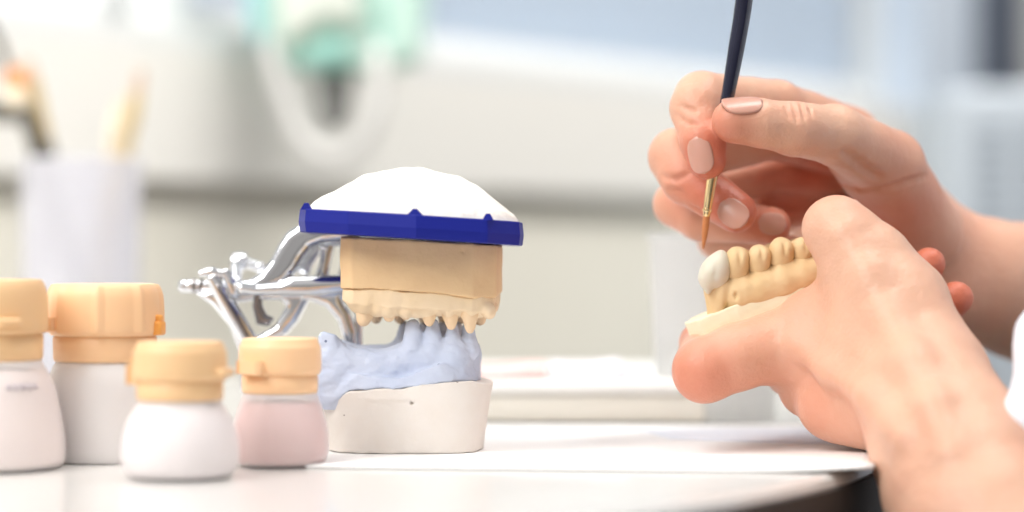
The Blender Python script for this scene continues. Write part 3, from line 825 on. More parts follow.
# ------------------------------------------------------------------ articulator (chrome frame)
def make_articulator():
    D = .905
    t = empty('articulator', P(300, 330, D), 'chrome metal articulator frame reaching from behind the jars to the casts', 'articulator')
    p = lambda x, y, d=D: P(x, y, d)
    r = lambda q: R(q, D)
    # cross axle with knob end
    V, F = join(tube([p(186, 286), p(215, 287), p(250, 288), p(300, 291, .91)], [r(6.5), r(6.5), r(7), r(6)], 20),
                tube([p(179, 285.5), p(183, 286), p(188, 286)], [r(4.5), r(6.8), r(5)], 20))
    mesh('axle', V, F, M_chrome, t)
    V, F = join(tube([p(193, 286), p(196, 286)], [r(7.6), r(7.6)], 20), tube([p(200, 286), p(203, 286.5)], [r(7.4), r(7.4)], 20))
    mesh('axle_ring', V, F, M_steel, t)
    # cast frame: flat castings pierced by openings, rounded all over
    def casting(name, pts, y0, y1, rd=.0022, m=None, holes=()):
        q = [p(a, b) for a, b in pts]
        lo = (min(v.x for v in q)-.004, y0-.003, min(v.z for v in q)-.004); hi = (max(v.x for v in q)+.004, y1+.003, max(v.z for v in q)+.004)
        v = Vol(lo, hi, .0006); f = poly2d([(a.x, a.z) for a in q]); ym, hy = (y0+y1)/2, (y1-y0)/2
        def g(X, Y, Z):
            a = f(X, Z)+rd; b = np.abs(Y-ym)-hy+rd
            return np.sqrt(np.maximum(a, 0)**2+np.maximum(b, 0)**2)+np.minimum(np.maximum(a, b), 0)-rd
        v.fn(v.lo, v.lo+v.n*v.h, g, .001)
        return volobj(name, v, m or M_chrome, t, it=5)
    casting('upper_arm', [(232, 282), (254, 279), (264, 273), (274, 260), (282, 245), (290, 233), (301, 226), (362, 224), (362, 240), (326, 243), (313, 248), (305, 258), (297, 272), (288, 283), (270, 291), (240, 292)], .890, .908, .0026)
    casting('upper_arm', [(288, 272), (296, 255), (304, 240), (320, 236), (362, 236), (362, 244), (330, 247), (316, 254), (308, 266), (304, 276)], .922, .932, .002)
    casting('strut', [(314, 278), (319, 262), (320, 244), (334, 244), (330, 262), (327, 278)], .905, .914, .0018)
    casting('strut', [(334, 280), (338, 262), (337, 244), (346, 244), (347, 262), (346, 280)], .922, .932, .0018, M_steel)
    casting('cross_plate', [(240, 281), (262, 284), (282, 282), (296, 276), (362, 274), (362, 291), (312, 295), (262, 295), (244, 293)], .884, .932, .0030)
    casting('lower_arm', [(196, 293), (212, 290), (262, 293), (262, 299), (236, 303), (248, 322), (254, 345), (256, 392), (240, 392), (240, 352), (230, 326), (214, 306)], .900, .910, .0022)
    casting('lower_arm', [(262, 292), (316, 292), (308, 306), (299, 322), (288, 334), (272, 342), (266, 392), (250, 392), (252, 338), (262, 334), (278, 324), (288, 306), (284, 300), (262, 299)], .893, .908, .0024)
    casting('lower_arm', [(302, 292), (362, 290), (362, 298), (344, 299), (352, 312), (358, 332), (360, 372), (348, 372), (346, 340), (340, 320), (328, 306), (312, 300), (302, 300)], .890, .904, .0022)
    casting('web', [(256, 292), (263, 292), (264, 306), (268, 314), (276, 318), (270, 326), (258, 324), (254, 306)], .898, .903, .0014, M_steel)
    V, F = tube([p(252, 372), p(258, 395), p(262, 420), p(262, 438)], [r(14), r(16), r(18), r(20)], 20, flat=1)
    mesh('foot', V, F, M_chrome, t)
    V, F = tube([p(352, 365), p(352, 400), p(340, 425), p(262, 434)], [r(7), r(7), r(8), r(8)], 20)
    mesh('base_bar', V, F, M_chrome, t)
    # slanting grooved latch rod
    d = .892
    A = P(211, 276, d); B = P(256, 352, d)
    V, F = tube([A, A.lerp(B, .25), A.lerp(B, .6), B], [r(6), r(8), r(8.6), r(8.6)], 18)
    mesh('latch_rod', V, F, M_chrome, t)
    dv = (B-A).normalized(); sd = dv.cross(Vector((0, 1, 0))).normalized()
    V, F = tube([A+sd*r(1)+Vector((0, -r(6), 0))+dv*.004, A.lerp(B, .5)+sd*r(1)+Vector((0, -r(7.4), 0)), B+sd*r(1)+Vector((0, -r(7.4), 0))], [r(2), r(2.8), r(2.8)], 10)
    mesh('groove_insert', V, F, M_steel, t)
    V, F = join(tube([p(199, 274, d), p(212, 272, d), p(228, 276, d)], [r(3), r(5), r(4)], 16), tube([p(224, 270, d), p(231, 284, d), p(234, 294, d)], [r(4), r(6), r(5)], 16))
    mesh('latch_hook', V, F, M_chrome, t)
    # round nut and screw above the axle
    V, F = join(tube([p(232, 262, .925), p(240, 262, .925), p(246, 263, .925)], [r(8), r(10.5), r(8)], 24), tube([p(246, 263, .925), p(262, 268, .92)], [r(5.5), r(5.5)], 18), tube([p(236, 266, .92), p(236, 284, .91)], [r(6), r(6)], 16))
    mesh('thumb_screw', V, F, M_chrome, t)
    # pin beside the first tooth
    V, F = join(tube([p(358, 300), p(358, 322), p(358, 350)], [r(3.5), r(4.5), r(4.5)], 14), tube([p(358, 300), p(358, 312)], [r(6.5), r(6)], 16))
    mesh('incisal_pin', V, F, M_chrome, t)
make_articulator()

# ------------------------------------------------------------------ brush
def make_brush():
    d = .868
    A = P(742, -120, .853); B = P(703, 250, .866)   # far end of the visible handle, tip of bristles
    q = lambda px, py, dd: P(px, py, dd)
    t = empty('paint_brush', q(703, 250, .866), 'fine brush with a navy blue handle held in the upper hand', 'brush')
    r = lambda v: R(v, .862)
    L = [q(755, -170, .850), q(749, -60, .853), q(744, 0, .856), q(736, 50, .8575), q(727, 100, .859), q(717, 150, .861), q(712.5, 178, .862)]
    V, F = tube(L, [r(4), r(8.5), r(8.8), r(8.2), r(6.6), r(5.4), r(4.8)], 24); mesh('handle', V, F, M_navy, t)
    V, F = join(tube([q(713, 174, .8618), q(709.5, 196, .863), q(706.6, 216, .864)], [r(5.6), r(4.9), r(3.6)], 24),
                tube([q(707.6, 209, .8637), q(707.2, 211.5, .8637)], [r(4.9), r(4.9)], 24)); mesh('ferrule', V, F, M_brass, t)
    V, F = tube([q(706.8, 213, .864), q(705.6, 226, .8645), q(704.3, 238, .865), q(703, 249, .866)], [r(3.3), r(3.6), r(2.6), r(.5)], 20); mesh('bristles', V, F, M_bris, t)
make_brush()

# ------------------------------------------------------------------ cast held in the hand
def make_held():
    t = empty('tooth_arch_model', P(760, 310, .865), 'small tan tooth row model with one white crown, held in the lower hand', 'dental model')
    p = lambda x, y, d=.862: P(x, y, d)
    r = lambda v: R(v, .862)
    lo = Vector((p(676, 0).x, .838, p(0, 362).z)); hi = Vector((p(850, 0).x, .905, p(0, 228).z))
    # base: slab whose lower left corner shows
    v = Vol(lo, hi, .00045)
    A = p(694, 341); 
    ux = Vector((126, 0, 47)).normalized(); 
    xd = (p(812, 292)-p(694, 336)).normalized(); zd = Vector((-xd.z, 0, xd.x)); yd = Vector((0, 1, 0))
    O = p(692, 341, .862)
    fb = poly2d([(0, .004), (.004, -.007), (.018, -.0115), (.052, -.0105), (.052, .022), (.018, .024), (.003, .016)])
    def slab(X, Y, Z):
        a = (X-O.x)*xd.x + (Z-O.z)*xd.z; c = (X-O.x)*zd.x + (Z-O.z)*zd.z; b = Y-O.y
        d = fb(a, b)
        return np.maximum(np.maximum(d, -c), c-.0068-a*.02)
    v.fn(lo, hi, slab, .0008); v.noise(.0002, 400, 4)
    volobj('base', v, M_hbase, t, it=1)
    v = Vol(lo, hi, .00042)
    fb2 = poly2d([(.0085, .002), (.0105, -.0055), (.02, -.0095), (.052, -.009), (.052, .016), (.02, .019), (.0105, .013)])
    def body(X, Y, Z):
        a = (X-O.x)*xd.x + (Z-O.z)*xd.z; c = (X-O.x)*zd.x + (Z-O.z)*zd.z; b = Y-O.y
        top = np.interp(a, [0, .006, .012, .025, .05], [.014, .018, .0175, .019, .021])
        return np.maximum(np.maximum(fb2(a, b)+ (c-.0068)*.22, .0064-c), c-top)
    v.fn(lo, hi, body, .001)
    # necks and gum bulges under every tooth
    T = [(737, 265, 12, 18, 4), (759, 261, 11.2, 15.5, 3), (781.5, 254.5, 12.6, 16.5, -2), (803, 251, 11.5, 13, -6), (824, 246, 12, 13, -6)]
    for (x, y, w, h, a) in T:
        d = .8555
        v.cone(p(x, y, d), p(x+2, y+24, d), r(w*.78), r(w*.62), .0012)
        v.cone(p(x+3, y+20, d-.0012), p(x+5, y+44, d-.0005), r(w*.55), r(w*.55), .003)
    for x, y in ((748, 276), (770, 271), (792, 266), (813, 262)):
        v.cone(p(x, y-6, .848), p(x+2, y+14, .8505), r(2.6), r(1.2), .0012, 'sub')
    v.cone(p(740, 294, .8540), p(830, 264, .8540), r(9), r(10), .006)
    v.cone(p(745, 299, .8545), p(830, 270, .8545), r(6), r(7), .004)
    v.cone(p(711, 280, .856), p(717, 312, .8555), r(10), r(4.5), .0015)
    v.cone(p(724, 285, .854), p(719, 312, .8545), r(7), r(5), .0012)
    v.cone(p(718, 284, .8485), p(723, 302, .8495), r(2.6), r(1.2), .0006, 'sub')
    v.ell(p(736, 296, .8495), (r(2.5), .002, r(6)), k=.0006, op='sub')
    v.cone(p(731, 304, .8485), p(737, 300, .8485), r(1.6), r(1.4), .0005, 'sub')
    v.noise(.0003, 500, 12)
    volobj('stone_body', v, M_hcast, t, it=1)
    for j, (x, y, w, h, a) in enumerate(T):
        d = .8550; c = p(x, y, d)
        w_ = Vol(c-Vector((.010, .009, .010)), c+Vector((.010, .012, .010)), .0004)
        rot = Matrix.Rotation(math.radians(a), 3, 'Y')
        w_.ell(c, (r(w), .0048, r(h*.98)), rot, .001)
        w_.ell(c+Vector((0, .0050, r(2))), (r(w*.9), .0045, r(h*.72)), rot, .002)
        w_.ell(c+Vector((-r(2.5), -.0008, r(h*.38))), (r(w*.62), .0044, r(h*.55)), rot, .0022)
        w_.ell(c+Vector((r(4), -.0008, r(h*.32))), (r(w*.56), .0044, r(h*.52)), rot, .0022)
        w_.cone(c+Vector((r(1), .0006, -r(h*.3))), c+Vector((r(3), .0012, -r(h*1.35))), r(w*.80), r(w*.62), .002)
        w_.cone(c+Vector((r(1), -.0048, r(h*.9))), c+Vector((r(2), -.0056, 0)), r(1.2), r(.6), .0015, 'sub')
        w_.noise(.00022, 500, 20+j)
        volobj('tooth', w_, M_hcast, t, it=1)
    # teeth on the far side of the arch
    for j, (x, y) in enumerate(((722, 262), (745, 258), (770, 252))):
        c = p(x, y+6, .876); w_ = Vol(c-Vector((.008, .008, .010)), c+Vector((.008, .008, .010)), .0005)
        w_.ell(c, (r(10), .0045, r(15)), k=.001); w_.cone(c, c-Vector((0, 0, .008)), r(8), r(8), .001)
        volobj('tooth', w_, M_hcast, t, it=1)
    c = p(714, 271, .8545); w_ = Vol(c-Vector((.010, .010, .011)), c+Vector((.010, .014, .011)), .00035)
    w_.ell(c+Vector((-r(3), 0, -r(1))), (r(11.5), .0056, r(17)), Matrix.Rotation(math.radians(22), 3, 'Y'), .001)
    w_.cone(c+Vector((-r(8), -.001, -r(8))), c+Vector((-r(6), -.0015, -r(20))), r(6), r(3), .002)
    w_.ell(c+Vector((r(6), -.0004, r(2))), (r(10.5), .0052, r(19)), Matrix.Rotation(math.radians(4), 3, 'Y'), .0025)
    w_.cone(c+Vector((r(0), -.0064, r(6))), c+Vector((r(3), -.0062, -r(16))), r(.8), r(1.2), .0012, 'sub')
    w_.cone(c+Vector((-r(3), -.0062, -r(22))), c+Vector((-r(1), -.0060, -r(4))), r(1.6), r(.8), .0012, 'sub')
    w_.ell(c+Vector((r(1), .006, 0)), (r(12), .0045, r(15)), k=.002)
    o = volobj('crown', w_, M_crown, t, it=1); o['label'] = 'white porcelain crown at the end of the tooth row'
make_held()

# ------------------------------------------------------------------ person: two hands and forearms, lab coat
def gauss(V, pts):
    out = np.zeros(len(V))
    for (c, rad, a) in pts:
        d2 = ((V-np.array(c))**2).sum(1); out += a*np.exp(-d2/(2*rad*rad))
    return np.clip(out, 0, 1)
class Hand:
    def __init__(s, lo, hi, h): s.v = Vol(lo, hi, h)
    def c(s, a, b, k=4, op='add'):   # a, b = (px, py, depth, radius px); k in px
        s.v.cone(P(*a[:3]), P(*b[:3]), R(a[3], a[2]), R(b[3], b[2]), R(k, .86), op)
    def surf(s, px, py, d0=.70, d1=1.02):
        for d in np.arange(d0, d1, s.v.h*.5):
            q = np.array(P(px, py, d)); i = np.round((q-s.v.lo)/s.v.h).astype(int)
            if (i < 0).any() or (i >= s.v.n).any(): continue
            if s.v.F[tuple(i)] < 0: return d
        return None
    def crease(s, pts, r=.0008, k=.0016):
        out = []
        for (x0, y0), (x1, y1) in zip(pts, pts[1:]):
            n = max(2, int(math.hypot(x1-x0, y1-y0)/4))
            for i in range(n): t = i/n; out.append((x0+(x1-x0)*t, y0+(y1-y0)*t))
        out.append(pts[-1]); w = [(x, y, s.surf(x, y)) for x, y in out]; w = [P(*q) for q in w if q[2]]
        m = len(w)
        for i in range(m-1):
            e = .45+.55*math.sin(math.pi*(i+.5)/m)
            if (w[i+1]-w[i]).length < .006: s.v.cone(w[i], w[i+1], r*e, r*e, k, 'sub')
    def chain(s, pts, k=4):
        for a, b in zip(pts, pts[1:]): s.c(a, b, k)
def nail(parent, c, axis, nrm, wid, ln, rc, m=None):
    """curved nail plate, c at its centre on the skin"""
    v = Vector(axis).normalized(); n = Vector(nrm); n = (n - v*n.dot(v)).normalized(); u = v.cross(n)
    v, n = (v*math.cos(.17) - n*math.sin(.17)), (n*math.cos(.17) + v*math.sin(.17))
    V = []; F = []; NA, NB = 14, 14; th = .00035
    for lay in (0, 1):
        for j in range(NB+1):
            b = -1+2*j/NB
            wl = (1-abs(b)**2.8)**.5 if abs(b) < 1 else 0.0
            wl = max(wl, .08)
            for i in range(NA+1):
                a = -1+2*i/NA; th_ = a*wl*wid/2/rc; rr = rc+(th if lay else -.0008)
                V.append(Vector(c)+v*(ln/2*b)+u*(rr*math.sin(th_))+n*(rr*math.cos(th_)-rc+ (.0001 - .0004*b*b)))
    W_ = NA+1; N = W_*(NB+1)
    for j in range(NB):
        for i in range(NA):
            a = j*W_+i; F.append((a, a+1, a+1+W_, a+W_)); F.append((N+a, N+a+W_, N+a+W_+1, N+a+1))
    for i in range(NA):
        for j in (0, NB): a = j*W_+i; F.append((a, a+1, N+a+1, N+a))
    for j in range(NB):
        for i in (0, NA): a = j*W_+i; F.append((a, a+W_, N+a+W_, N+a))
    return mesh('fingernail', V, F, m or M_nail, parent)

def make_person():
    h = .0008
    # ---- right hand (upper), holding the brush
    a = P(640, 40, .86); Hn = Hand((P(636, 0, .84).x, .815, P(0, 330, .9).z-.03), (P(1290, 0, .98).x, 1.035, P(0, 50, .86).z), h)
    c = Hn.c
    # forearm and wrist
    Hn.chain([(1420, 380, 1.00, 85), (1180, 330, .985, 80), (1040, 293, .968, 70), (985, 278, .955, 60), (940, 256, .948, 50)], 5)
    c((1040, 305, .985, 60), (960, 290, .96, 48), 18)
    # palm body: fan of metacarpals from the wrist
    c((935, 258, .945, 48), (897, 200, .93, 42), 12)
    c((950, 250, .96, 40), (852, 135, .937, 24), 14)      # index metacarpal
    c((950, 262, .965, 40), (846, 150, .952, 24), 14)     # middle
    c((950, 275, .968, 38), (842, 172, .965, 22), 12)     # ring
    c((950, 290, .965, 38), (846, 196, .975, 20), 12)     # little
    c((950, 285, .945, 45), (880, 240, .945, 34), 16)     # heel of the hand
    c((885, 240, .945, 32), (845, 225, .955, 24), 12)
    c((905, 245, .975, 50), (800, 205, .985, 32), 10)
    c((860, 220, .975, 40), (815, 180, .975, 30), 10)
    c((842, 188, .972, 28), (768, 194, .955, 22), 8)
    # thumb
    c((924, 234, .925, 38), (888, 168, .898, 36), 12)
    c((888, 164, .897, 35), (835, 135, .872, 30), 8)
    c((835, 135, .872, 29), (794, 129, .860, 27), 7)
    c((794, 129, .860, 27), (760, 123, .855, 23.5), 5)
    c((760, 123, .855, 24), (734, 121, .853, 22), 4)
    c((900, 205, .915, 36), (850, 160, .893, 22), 12)    # web towards the palm
    # index
    c((852, 133, .935, 26), (778, 104, .900, 23), 6)
    c((778, 104, .900, 24), (701, 98, .876, 26), 6)
    c((701, 99, .876, 27), (698, 108, .872, 28), 5)
    c((698, 108, .872, 27), (703, 142, .863, 22.5), 5)
    c((703, 142, .863, 22.5), (706.5, 160, .861, 19.5), 4)
    # middle
    c((846, 152, .95, 24), (772, 138, .925, 22), 5)
    c((772, 138, .925, 22), (677, 157, .892, 27), 4)
    c((677, 157, .892, 29), (687, 178, .885, 27), 4)
    c((687, 178, .885, 26), (736, 212, .873, 21), 4)
    # ring
    c((842, 174, .96, 22), (765, 175, .945, 20), 4)
    c((765, 175, .945, 20), (676, 203, .913, 22), 4)
    c((676, 205, .913, 23), (700, 218, .905, 22), 4)
    c((700, 219, .905, 22), (771, 226, .893, 19.5), 4)
    # little
    c((846, 198, .972, 20), (775, 215, .955, 18), 4)
    c((775, 215, .955, 18), (715, 240, .93, 17), 4)
    c((715, 241, .93, 17), (790, 252, .915, 16), 4)
    # creases of the upper hand: wrist fold, thumb joint, finger joints
    Hn.crease([(836, 184), (860, 190), (888, 188), (926, 176)], .0010)
    for a, b in (((786, 103), (789, 117)), ((793, 102), (797, 121)), ((800, 103), (805, 120)), ((808, 105), (812, 116))): Hn.crease([a, b], .0004, .0012)
    Hn.crease([(845, 152), (868, 172), (880, 178)], .0009, .003)
    Hn.crease([(676, 116), (690, 124), (700, 124)], .0003); Hn.crease([(682, 106), (696, 112)], .0003)
    Hn.crease([(662, 176), (676, 180), (688, 174)], .0006); Hn.crease([(668, 190), (682, 192)], .0005)
    Hn.crease([(690, 206), (704, 214)], .0005)
    Hn.v.noise(.00022, 210, 31)
    VR, QR = Hn.v.mesh(); VR = relax(VR, QR, 2)
    # ---- left hand (lower), holding the model
    Ln = Hand((P(664, 0, .86).x, .66, P(0, 640, .76).z-.02), (P(1240, 0, .86).x, .905, P(0, 186, .84).z), h)
    c = Ln.c
    # forearm
    Ln.chain([(1270, 900, .70, 120), (1075, 690, .73, 107), (990, 532, .765, 93), (968, 486, .778, 86), (949, 445, .79, 79), (925, 395, .805, 71)], 5)
    # back of the hand
    c((925, 395, .812, 66), (880, 352, .832, 62), 8)
    c((900, 375, .832, 56), (850, 350, .845, 50), 18)
    c((868, 345, .842, 50), (812, 340, .850, 44), 16)
    c((885, 410, .83, 44), (836, 402, .845, 40), 16)     # knuckle mass below
    c((850, 405, .85, 38), (808, 388, .858, 30), 12)
    c((800, 352, .852, 38), (765, 352, .855, 33), 14)    # towards the index
    # thumb
    c((922, 372, .815, 62), (893, 312, .826, 55), 16)
    c((893, 312, .826, 54), (865, 265, .833, 46), 12)
    c((865, 265, .833, 45), (848, 242, .834, 37), 7)
    c((848, 242, .834, 36), (836, 229, .835, 34), 6)
    c((905, 300, .832, 42), (880, 268, .838, 34), 12)
    c((845, 300, .842, 34), (815, 318, .850, 28), 18)    # web to the index finger
    # index: along the base of the model, bent behind it
    c((775, 346, .851, 35), (738, 357, .848, 33), 8)
    c((738, 357, .848, 33), (705, 370, .847, 32), 6)
    c((705, 370, .847, 32), (704, 360, .862, 26), 6)
    c((704, 360, .862, 26), (702, 346, .884, 22), 6)
    c((702, 342, .884, 22), (722, 330, .893, 19), 5)
    # middle, ring, little: folded behind, two tips showing beyond the wrist
    c((840, 385, .862, 32), (790, 372, .882, 24), 8)
    c((790, 372, .882, 24), (830, 320, .900, 21), 5)
    c((830, 320, .900, 20), (895, 290, .886, 18), 5)
    c((895, 290, .886, 18), (929, 264, .870, 16.5), 3)
    c((850, 405, .862, 30), (815, 395, .888, 22), 8)
    c((815, 395, .888, 22), (870, 345, .900, 20), 5)
    c((870, 345, .900, 20), (925, 330, .885, 18), 5)
    c((925, 330, .885, 18), (956, 298, .868, 17), 3)
    c((880, 410, .855, 32), (862, 405, .885, 20), 8)
    c((862, 405, .885, 20), (920, 375, .892, 18), 5)
    # soft tendon ridge from the thumb to the wrist, and the hollow beside it
    def ridge(pts, rr, dd, k, op='add'):
        w = [(x, y, Ln.surf(x, y)) for x, y in pts]; w = [P(x, y, d+dd) for x, y, d in w if d]
        for a, b in zip(w, w[1:]): Ln.v.cone(a, b, rr, rr, k, op)
    ridge([(846, 236), (868, 276), (890, 318), (912, 362), (934, 408), (952, 452)], .0026, .0024, .009)
    ridge([(800, 344), (830, 372), (872, 400), (905, 440)], .0024, .0022, .008)
    Ln.v.noise(.00022, 170, 77)
    VL, QL = Ln.v.mesh(); VL = relax(VL, QL, 6)
    V = np.concatenate([VR, VL]); Q = np.concatenate([QR, QL+len(VR)])
    spots = [(P(720, 120, .845), .010, .55), (P(705, 165, .855), .009, .75), (P(745, 215, .865), .012, .85), (P(775, 228, .88), .013, .8), (P(690, 185, .87), .012, .45), (P(675, 210, .9), .012, .4),
             (P(800, 200, .94), .020, .85), (P(850, 190, .92), .014, .6), (P(795, 105, .85), .006, .25), (P(690, 95, .86), .012, .15), (P(890, 140, .88), .008, .12),
             (P(690, 375, .84), .011, .62), (P(935, 262, .865), .010, 1.0), (P(958, 300, .862), .011, 1.0), (P(815, 420, .83), .020, .18), (P(790, 390, .84), .012, .25), (P(700, 330, .88), .010, .6),
             (P(930, 300, .93), .03, .2), (P(985, 395, .81), .012, .2)]
    spots += [(P(890, 245, .90), .022, .30), (P(900, 200, .9), .02, .12)]  # broad spots put the shade of the palm into the skin colour
    spots = [(tuple(a), b, c_) for a, b, c_ in spots]
    me_o = volobj('person', (V, Q), M_skin, None, it=0, red=lambda v: gauss(v, spots))
    tag(me_o, 'person in a white coat at the right, brushing a tooth model held in one hand', 'person')
    # fingernails
    def onskin(ax, nrm, r, d=.86): return Vector(ax)+Vector(nrm).normalized()*(R(r, d))
    n = Vector((-.05, -.58, .81)); ax = P(742, 121, .8535)
    nail(me_o, onskin(ax, n, 22.6), P(734, 121, .853)-P(770, 124, .857), n, .0115, .0150, .0085)
    n = Vector((-.32, -.93, .10)); ax = P(705, 158, .8613)
    nail(me_o, onskin(ax, n, 20.2), P(706.5, 162, .861)-P(703, 142, .863), n, .0092, .0135, .0070)
    n = Vector((-.05, -1, .02)); ax = P(732, 214, .8738)
    nail(me_o, onskin(ax, n, 24.6), P(736, 212, .873)-P(690, 178, .885), n, .0100, .0120, .0090)
    n = Vector((.1, -1, .12)); ax = P(768, 226, .8935)
    nail(me_o, onskin(ax, n, 20.8, .89), P(771, 226, .893)-P(700, 219, .905), n, .0086, .0105, .0072)
    n = Vector((.72, .25, .62)); ax = P(842, 235, .8345)
    nail(me_o, onskin(ax, n, 34.5, .835), P(836, 229, .835)-P(862, 266, .833), n, .0125, .0135, .0105)
    # lab coat: sleeves, shoulders and chest of the seated person
    v = Vol((.14, .52, .42), (.74, 1.30, 1.22), .0045)
    TR = Vector((.55, .86, .50))
    v.ell((.58, .88, .80), (.12, .21, .36), k=.03)
    v.cone((.58, .70, 1.10), (.58, 1.06, 1.10), .07, .07, .04)
    v.cone((.56, .68, 1.10), (.40, .615, .66), .062, .052, .03)      # left upper arm
    v.cone((.40, .615, .66), (.272, .700, .664), .050, .042, .02)
    v.cone((.56, 1.08, 1.10), (.50, 1.10, .76), .062, .055, .03)
    v.cone((.50, 1.10, .76), (.335, 1.005, .79), .050, .044, .02)
    # loose coat front hanging forwards over the bench edge side
    v.cone(P(1085, 400, .86), P(1150, 500, .87), .020, .03, .02)
    v.cone(P(1054, 330, .775), P(1031, 425, .775), .0080, .0085, .01)
    v.cone(P(1054, 345, .775), (.45, .80, .76), .0110, .05, .012)
    v.cone(P(1036, 425, .775), (.42, .80, .70), .0100, .05, .012)
    v.noise(.0012, 60, 9)
    o = volobj('lab_coat', v, M_cloth, me_o, it=1); o['label'] = 'white lab coat'
make_person()

# ------------------------------------------------------------------ things behind
def cup(px, d, rtop, rbot, hgt, m, label, cat, group=None):
    x = (px-512)/FPX*d
    w = .0012
    prof = [(0, .0005), (rbot*.96, .0005), (rbot, .002), (rtop, hgt-.003), (rtop+.0012, hgt-.0015), (rtop+.0008, hgt), (rtop-w, hgt-.0008), (rbot-w, .003), (0, .003)]
    V, F = lathe(prof, 56, (x, d, TZ)); o = mesh('plastic_cup', V, F, m)
    o.data.transform(Matrix.Translation((-x, -d, -TZ))); o.location = (x, d, TZ)
    return tag(o, label, cat, group)
cup(81, 1.36, .0335, .0315, .0585+TX+.066, M_cup, 'white translucent cup of brushes at the back left behind the jars', 'cup')
cup(716, 1.03, .0285, .0255, .0795, M_cup2, 'frosted white cup behind the hands and the tooth model', 'cup')
def stick(name, a, b, d, radii, parts, label, cat, group):
    t = empty(name, P(*b, d), label, cat, group)
    n = len(parts)
    for k, (nm, u0, u1, r0, r1, m) in enumerate(parts):
        A = P(*a, d).lerp(P(*b, d), u0); B = P(*a, d).lerp(P(*b, d), u1)
        V, F = tube([A, A.lerp(B, .5), B], [r0, (r0+r1)/2, r1], 14); mesh(nm, V, F, m, t)
    return t
g = 'brushes standing in the back left cup'
stick('paint_brush', (27, 60), (82, 300), 1.355, None, [('bristles', 0, .08, .0028, .0045, M_tipb), ('handle', .08, .34, .0045, .0038, M_wood), ('grip', .34, .98, .0042, .0028, M_metalg)],
      'thick brush with wooden end and dark shaft, leaning left in the back left cup', 'brush', g)
stick('paint_brush', (141, 70), (98, 300), 1.365, None, [('bristles', 0, .10, .0022, .0036, M_tipb), ('handle', .10, .24, .0036, .0048, M_wood), ('grip', .24, .98, .0034, .0022, M_wood)],
      'pale wooden brush leaning right in the back left cup', 'brush', g)
stick('paint_brush', (120, 100), (92, 300), 1.375, None, [('bristles', 0, .10, .0015, .0030, M_cream), ('handle', .10, .98, .0038, .0022, M_cream)],
      'slim cream brush, shortest of the brushes in the back left cup', 'brush', g)
t = empty('modelling_instrument', P(46, 240, 1.35), 'bent grey metal instrument with orange and cream beads leaning in the back left cup', 'instrument')
D_ = 1.345
V, F = tube([P(-14, 20, D_), P(2, 50, D_), P(8, 72, D_), P(13, 88, D_), P(14, 100, D_)], [.003, .0026, .0024, .003, .004], 14); mesh('hook', V, F, M_metalg, t)
V, F = tube([P(-25, 104, D_), P(2, 112, D_), P(24, 114, D_), P(32, 130, D_), P(38, 160, D_+.003), P(50, 260, D_+.012)], [.005, .0062, .0055, .0050, .0042, .003], 16); mesh('shaft', V, F, M_metalg, t)
for (x, y, r_, m) in ((15, 79, .0062, M_orange), (16, 97, .0062, M_cream)):
    w_ = Vol(P(x, y, D_)-Vector((.01, .01, .01)), P(x, y, D_)+Vector((.01, .01, .01)), .0007); w_.ell(P(x, y, D_-.002), (r_, r_, r_*1.1)); volobj('bead', w_, m, t)

# back box with folded cloths
def make_box():
    d0, d1 = 1.005, 1.17
    xa = X_(395, 1.0); xb = X_(700, 1.05)
    t = empty('storage_box', ((xa+xb)/2, 1.07, TZ), 'low cream plastic box with a white lid on the bench behind the casts', 'box')
    bm = bmesh.new(); add_box(bm, (xa, d0, TZ+.0005), (xb, d1, TZ+.0125), .003, None, 3); smooth_angle(bmobj('body', bm, M_box, t), 40)
    bm = bmesh.new(); add_box(bm, (xa-.001, d0-.0015, TZ+.0125), (xb+.001, d1+.0015, TZ+.0185), .0022, None, 3); smooth_angle(bmobj('lid', bm, M_lid, t), 40)
    for k, (x0, x1, y0, y1, m, lb) in enumerate(((X_(468), X_(556), 1.009, 1.07, M_pink, 'pale pink folded cloth on the left of the box lid'),
                                     (X_(558), X_(650), 1.009, 1.08, M_lilac, 'white lilac folded cloth on the right of the box lid'))):
        v = Vol((x0-.004, y0-.004, TZ+.014), (x1+.006, y1+.004, TZ+.032), .001)
        zz = TZ+.0188
        def f(X, Y, Z, x0=x0, x1=x1, y0=y0, y1=y1, zz=zz):
            q = np.maximum(np.maximum(x0-X, X-x1), np.maximum(y0-Y, Y-y1))
            top = zz+.0042+.0008*np.sin(X*160)+.0006*np.sin(Y*210+X*60)
            return np.maximum(np.maximum(q+.001, zz-Z), Z-top)
        v.fn(v.lo, v.lo+v.n*v.h, f, .001)
        tag(volobj('folded_cloth', v, m), lb, 'cloth', 'cloths on the storage box')
make_box()

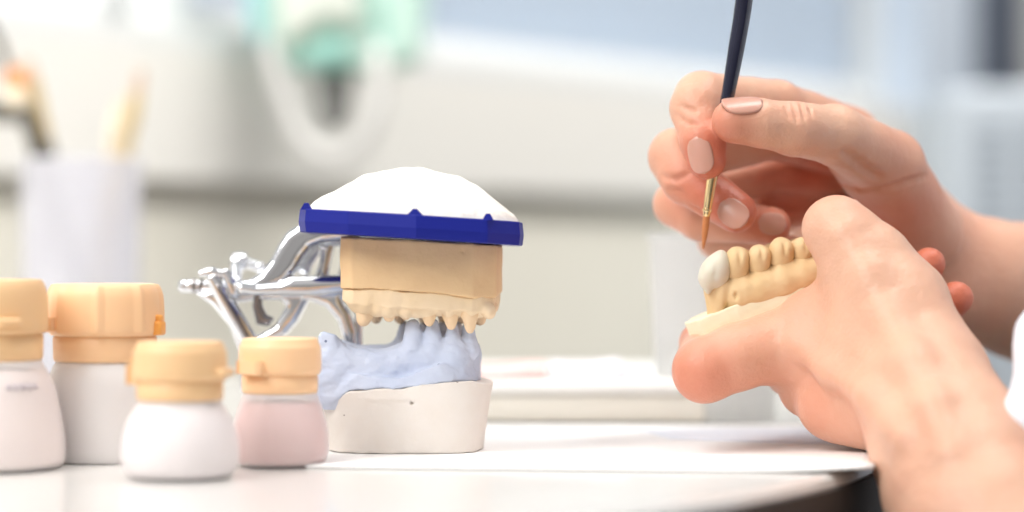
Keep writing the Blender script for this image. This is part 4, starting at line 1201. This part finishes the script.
# hanging mint green mask with hose
def make_hanging():
    d = 1.74
    t = empty('breathing_mask', P(335, -40, d), 'mint green plastic mask with a white hose loop hanging in front of the window', 'mask')
    r = lambda v: R(v, d)
    V, F = tube([P(268, -140, d+.03), P(268, 0, d+.04), P(272, 50, d-.005), P(282, 90, d-.012), P(300, 138, d-.014), P(332, 156, d-.015), P(362, 140, d-.014), P(379, 95, d-.012), P(378, 55, d-.005), P(372, 0, d+.04), P(364, -140, d+.03)],
                [r(9.5)]*11, 20); mesh('hose', V, F, M_hose, t)
    def shell(name, pts, m, th=.012, dd=0, bulge=.0):
        v = Vol((P(225, 0, d).x, d-.05, P(0, 100, d).z), (P(460, 0, d).x, d+.07, P(0, -160, d).z), .003)
        f = poly2d([(P(a, b, d).x, P(a, b, d).z) for a, b in pts])
        v.fn(v.lo, v.lo+v.n*v.h, lambda X, Y, Z: np.sqrt(np.maximum(f(X, Z)+.012, 0)**2 + np.maximum(np.abs(Y-d-dd)-th+.008, 0)**2) - .010 + np.minimum(np.maximum(f(X, Z)+.012, np.abs(Y-d-dd)-th+.008), 0), .001)
        return volobj(name, v, m, t, it=2)
    shell('face_shell', [(244, -150), (434, -150), (430, 10), (424, 62), (398, 72), (352, 76), (300, 72), (262, 64), (250, 20)], M_mintl, .014, .012)
    shell('cream_panel', [(276, -150), (366, -150), (362, 30), (348, 32), (330, 26), (306, 44), (286, 50), (278, 20)], M_mintc, .012, -.012)
    shell('green_insert', [(288, 64), (318, 40), (330, 28), (348, 34), (356, 66), (330, 74), (300, 72)], M_mint, .012, -.008)
    shell('cyan_edge', [(238, -150), (262, -150), (268, 20), (266, 50), (252, 46), (244, 10)], M_cyan, .010, 0)
    shell('green_edge', [(372, -10), (386, -10), (392, 60), (376, 62)], M_mint, .010, .0)
    shell('green_edge', [(412, -150), (436, -150), (430, -5), (418, 2)], M_mint, .010, .0)
    V, F = tube([P(334, 40, d+.02), P(335, 80, d+.015), P(335, 105, d+.012), P(334, 128, d+.012)], [r(14), r(19), r(17), r(10)], 16); mesh('outlet', V, F, M_greyb, t)
    # hook bar fixed to the window trim, above the picture
    A = P(335, -140, d+.03); bm = bmesh.new()
    V, F = join(tube([P(250, -146, d+.03), P(335, -146, d+.03), P(450, -146, d+.03)], [.004]*3, 12), tube([P(335, -146, d+.03), Vector((A.x-.05, A.y+.24, A.z+.012))], [.004, .004], 12))
    mesh('hanger_bar', V, F, M_steel, t)
make_hanging()

# louvred white unit at the right
def make_unit():
    d = 2.05; x0 = (944-512)/FPX*d; x1 = x0+.34; zt = CZ+(256-86)/FPX*d
    t = empty('louvred_unit', ((x0+x1)/2, d+.1, 0), 'white louvred floor-standing unit at the far right behind the wrist', 'ventilation unit')
    bm = bmesh.new(); add_box(bm, (x0, d, 0), (x1, d+.22, zt), .012, None, 4); smooth_angle(bmobj('housing', bm, M_unit, t), 40)
    bm = bmesh.new(); z = zt-.035
    while z > .25:
        add_box(bm, (x0+.028, d-.002, z-.006), (x0+.052, d+.002, z+.001), .001)
        add_box(bm, (x0+.064, d-.002, z-.006), (x1-.03, d+.002, z+.001), .001); z -= .0135
    bmobj('louvre_slats', bm, M_slot, t)
make_unit()
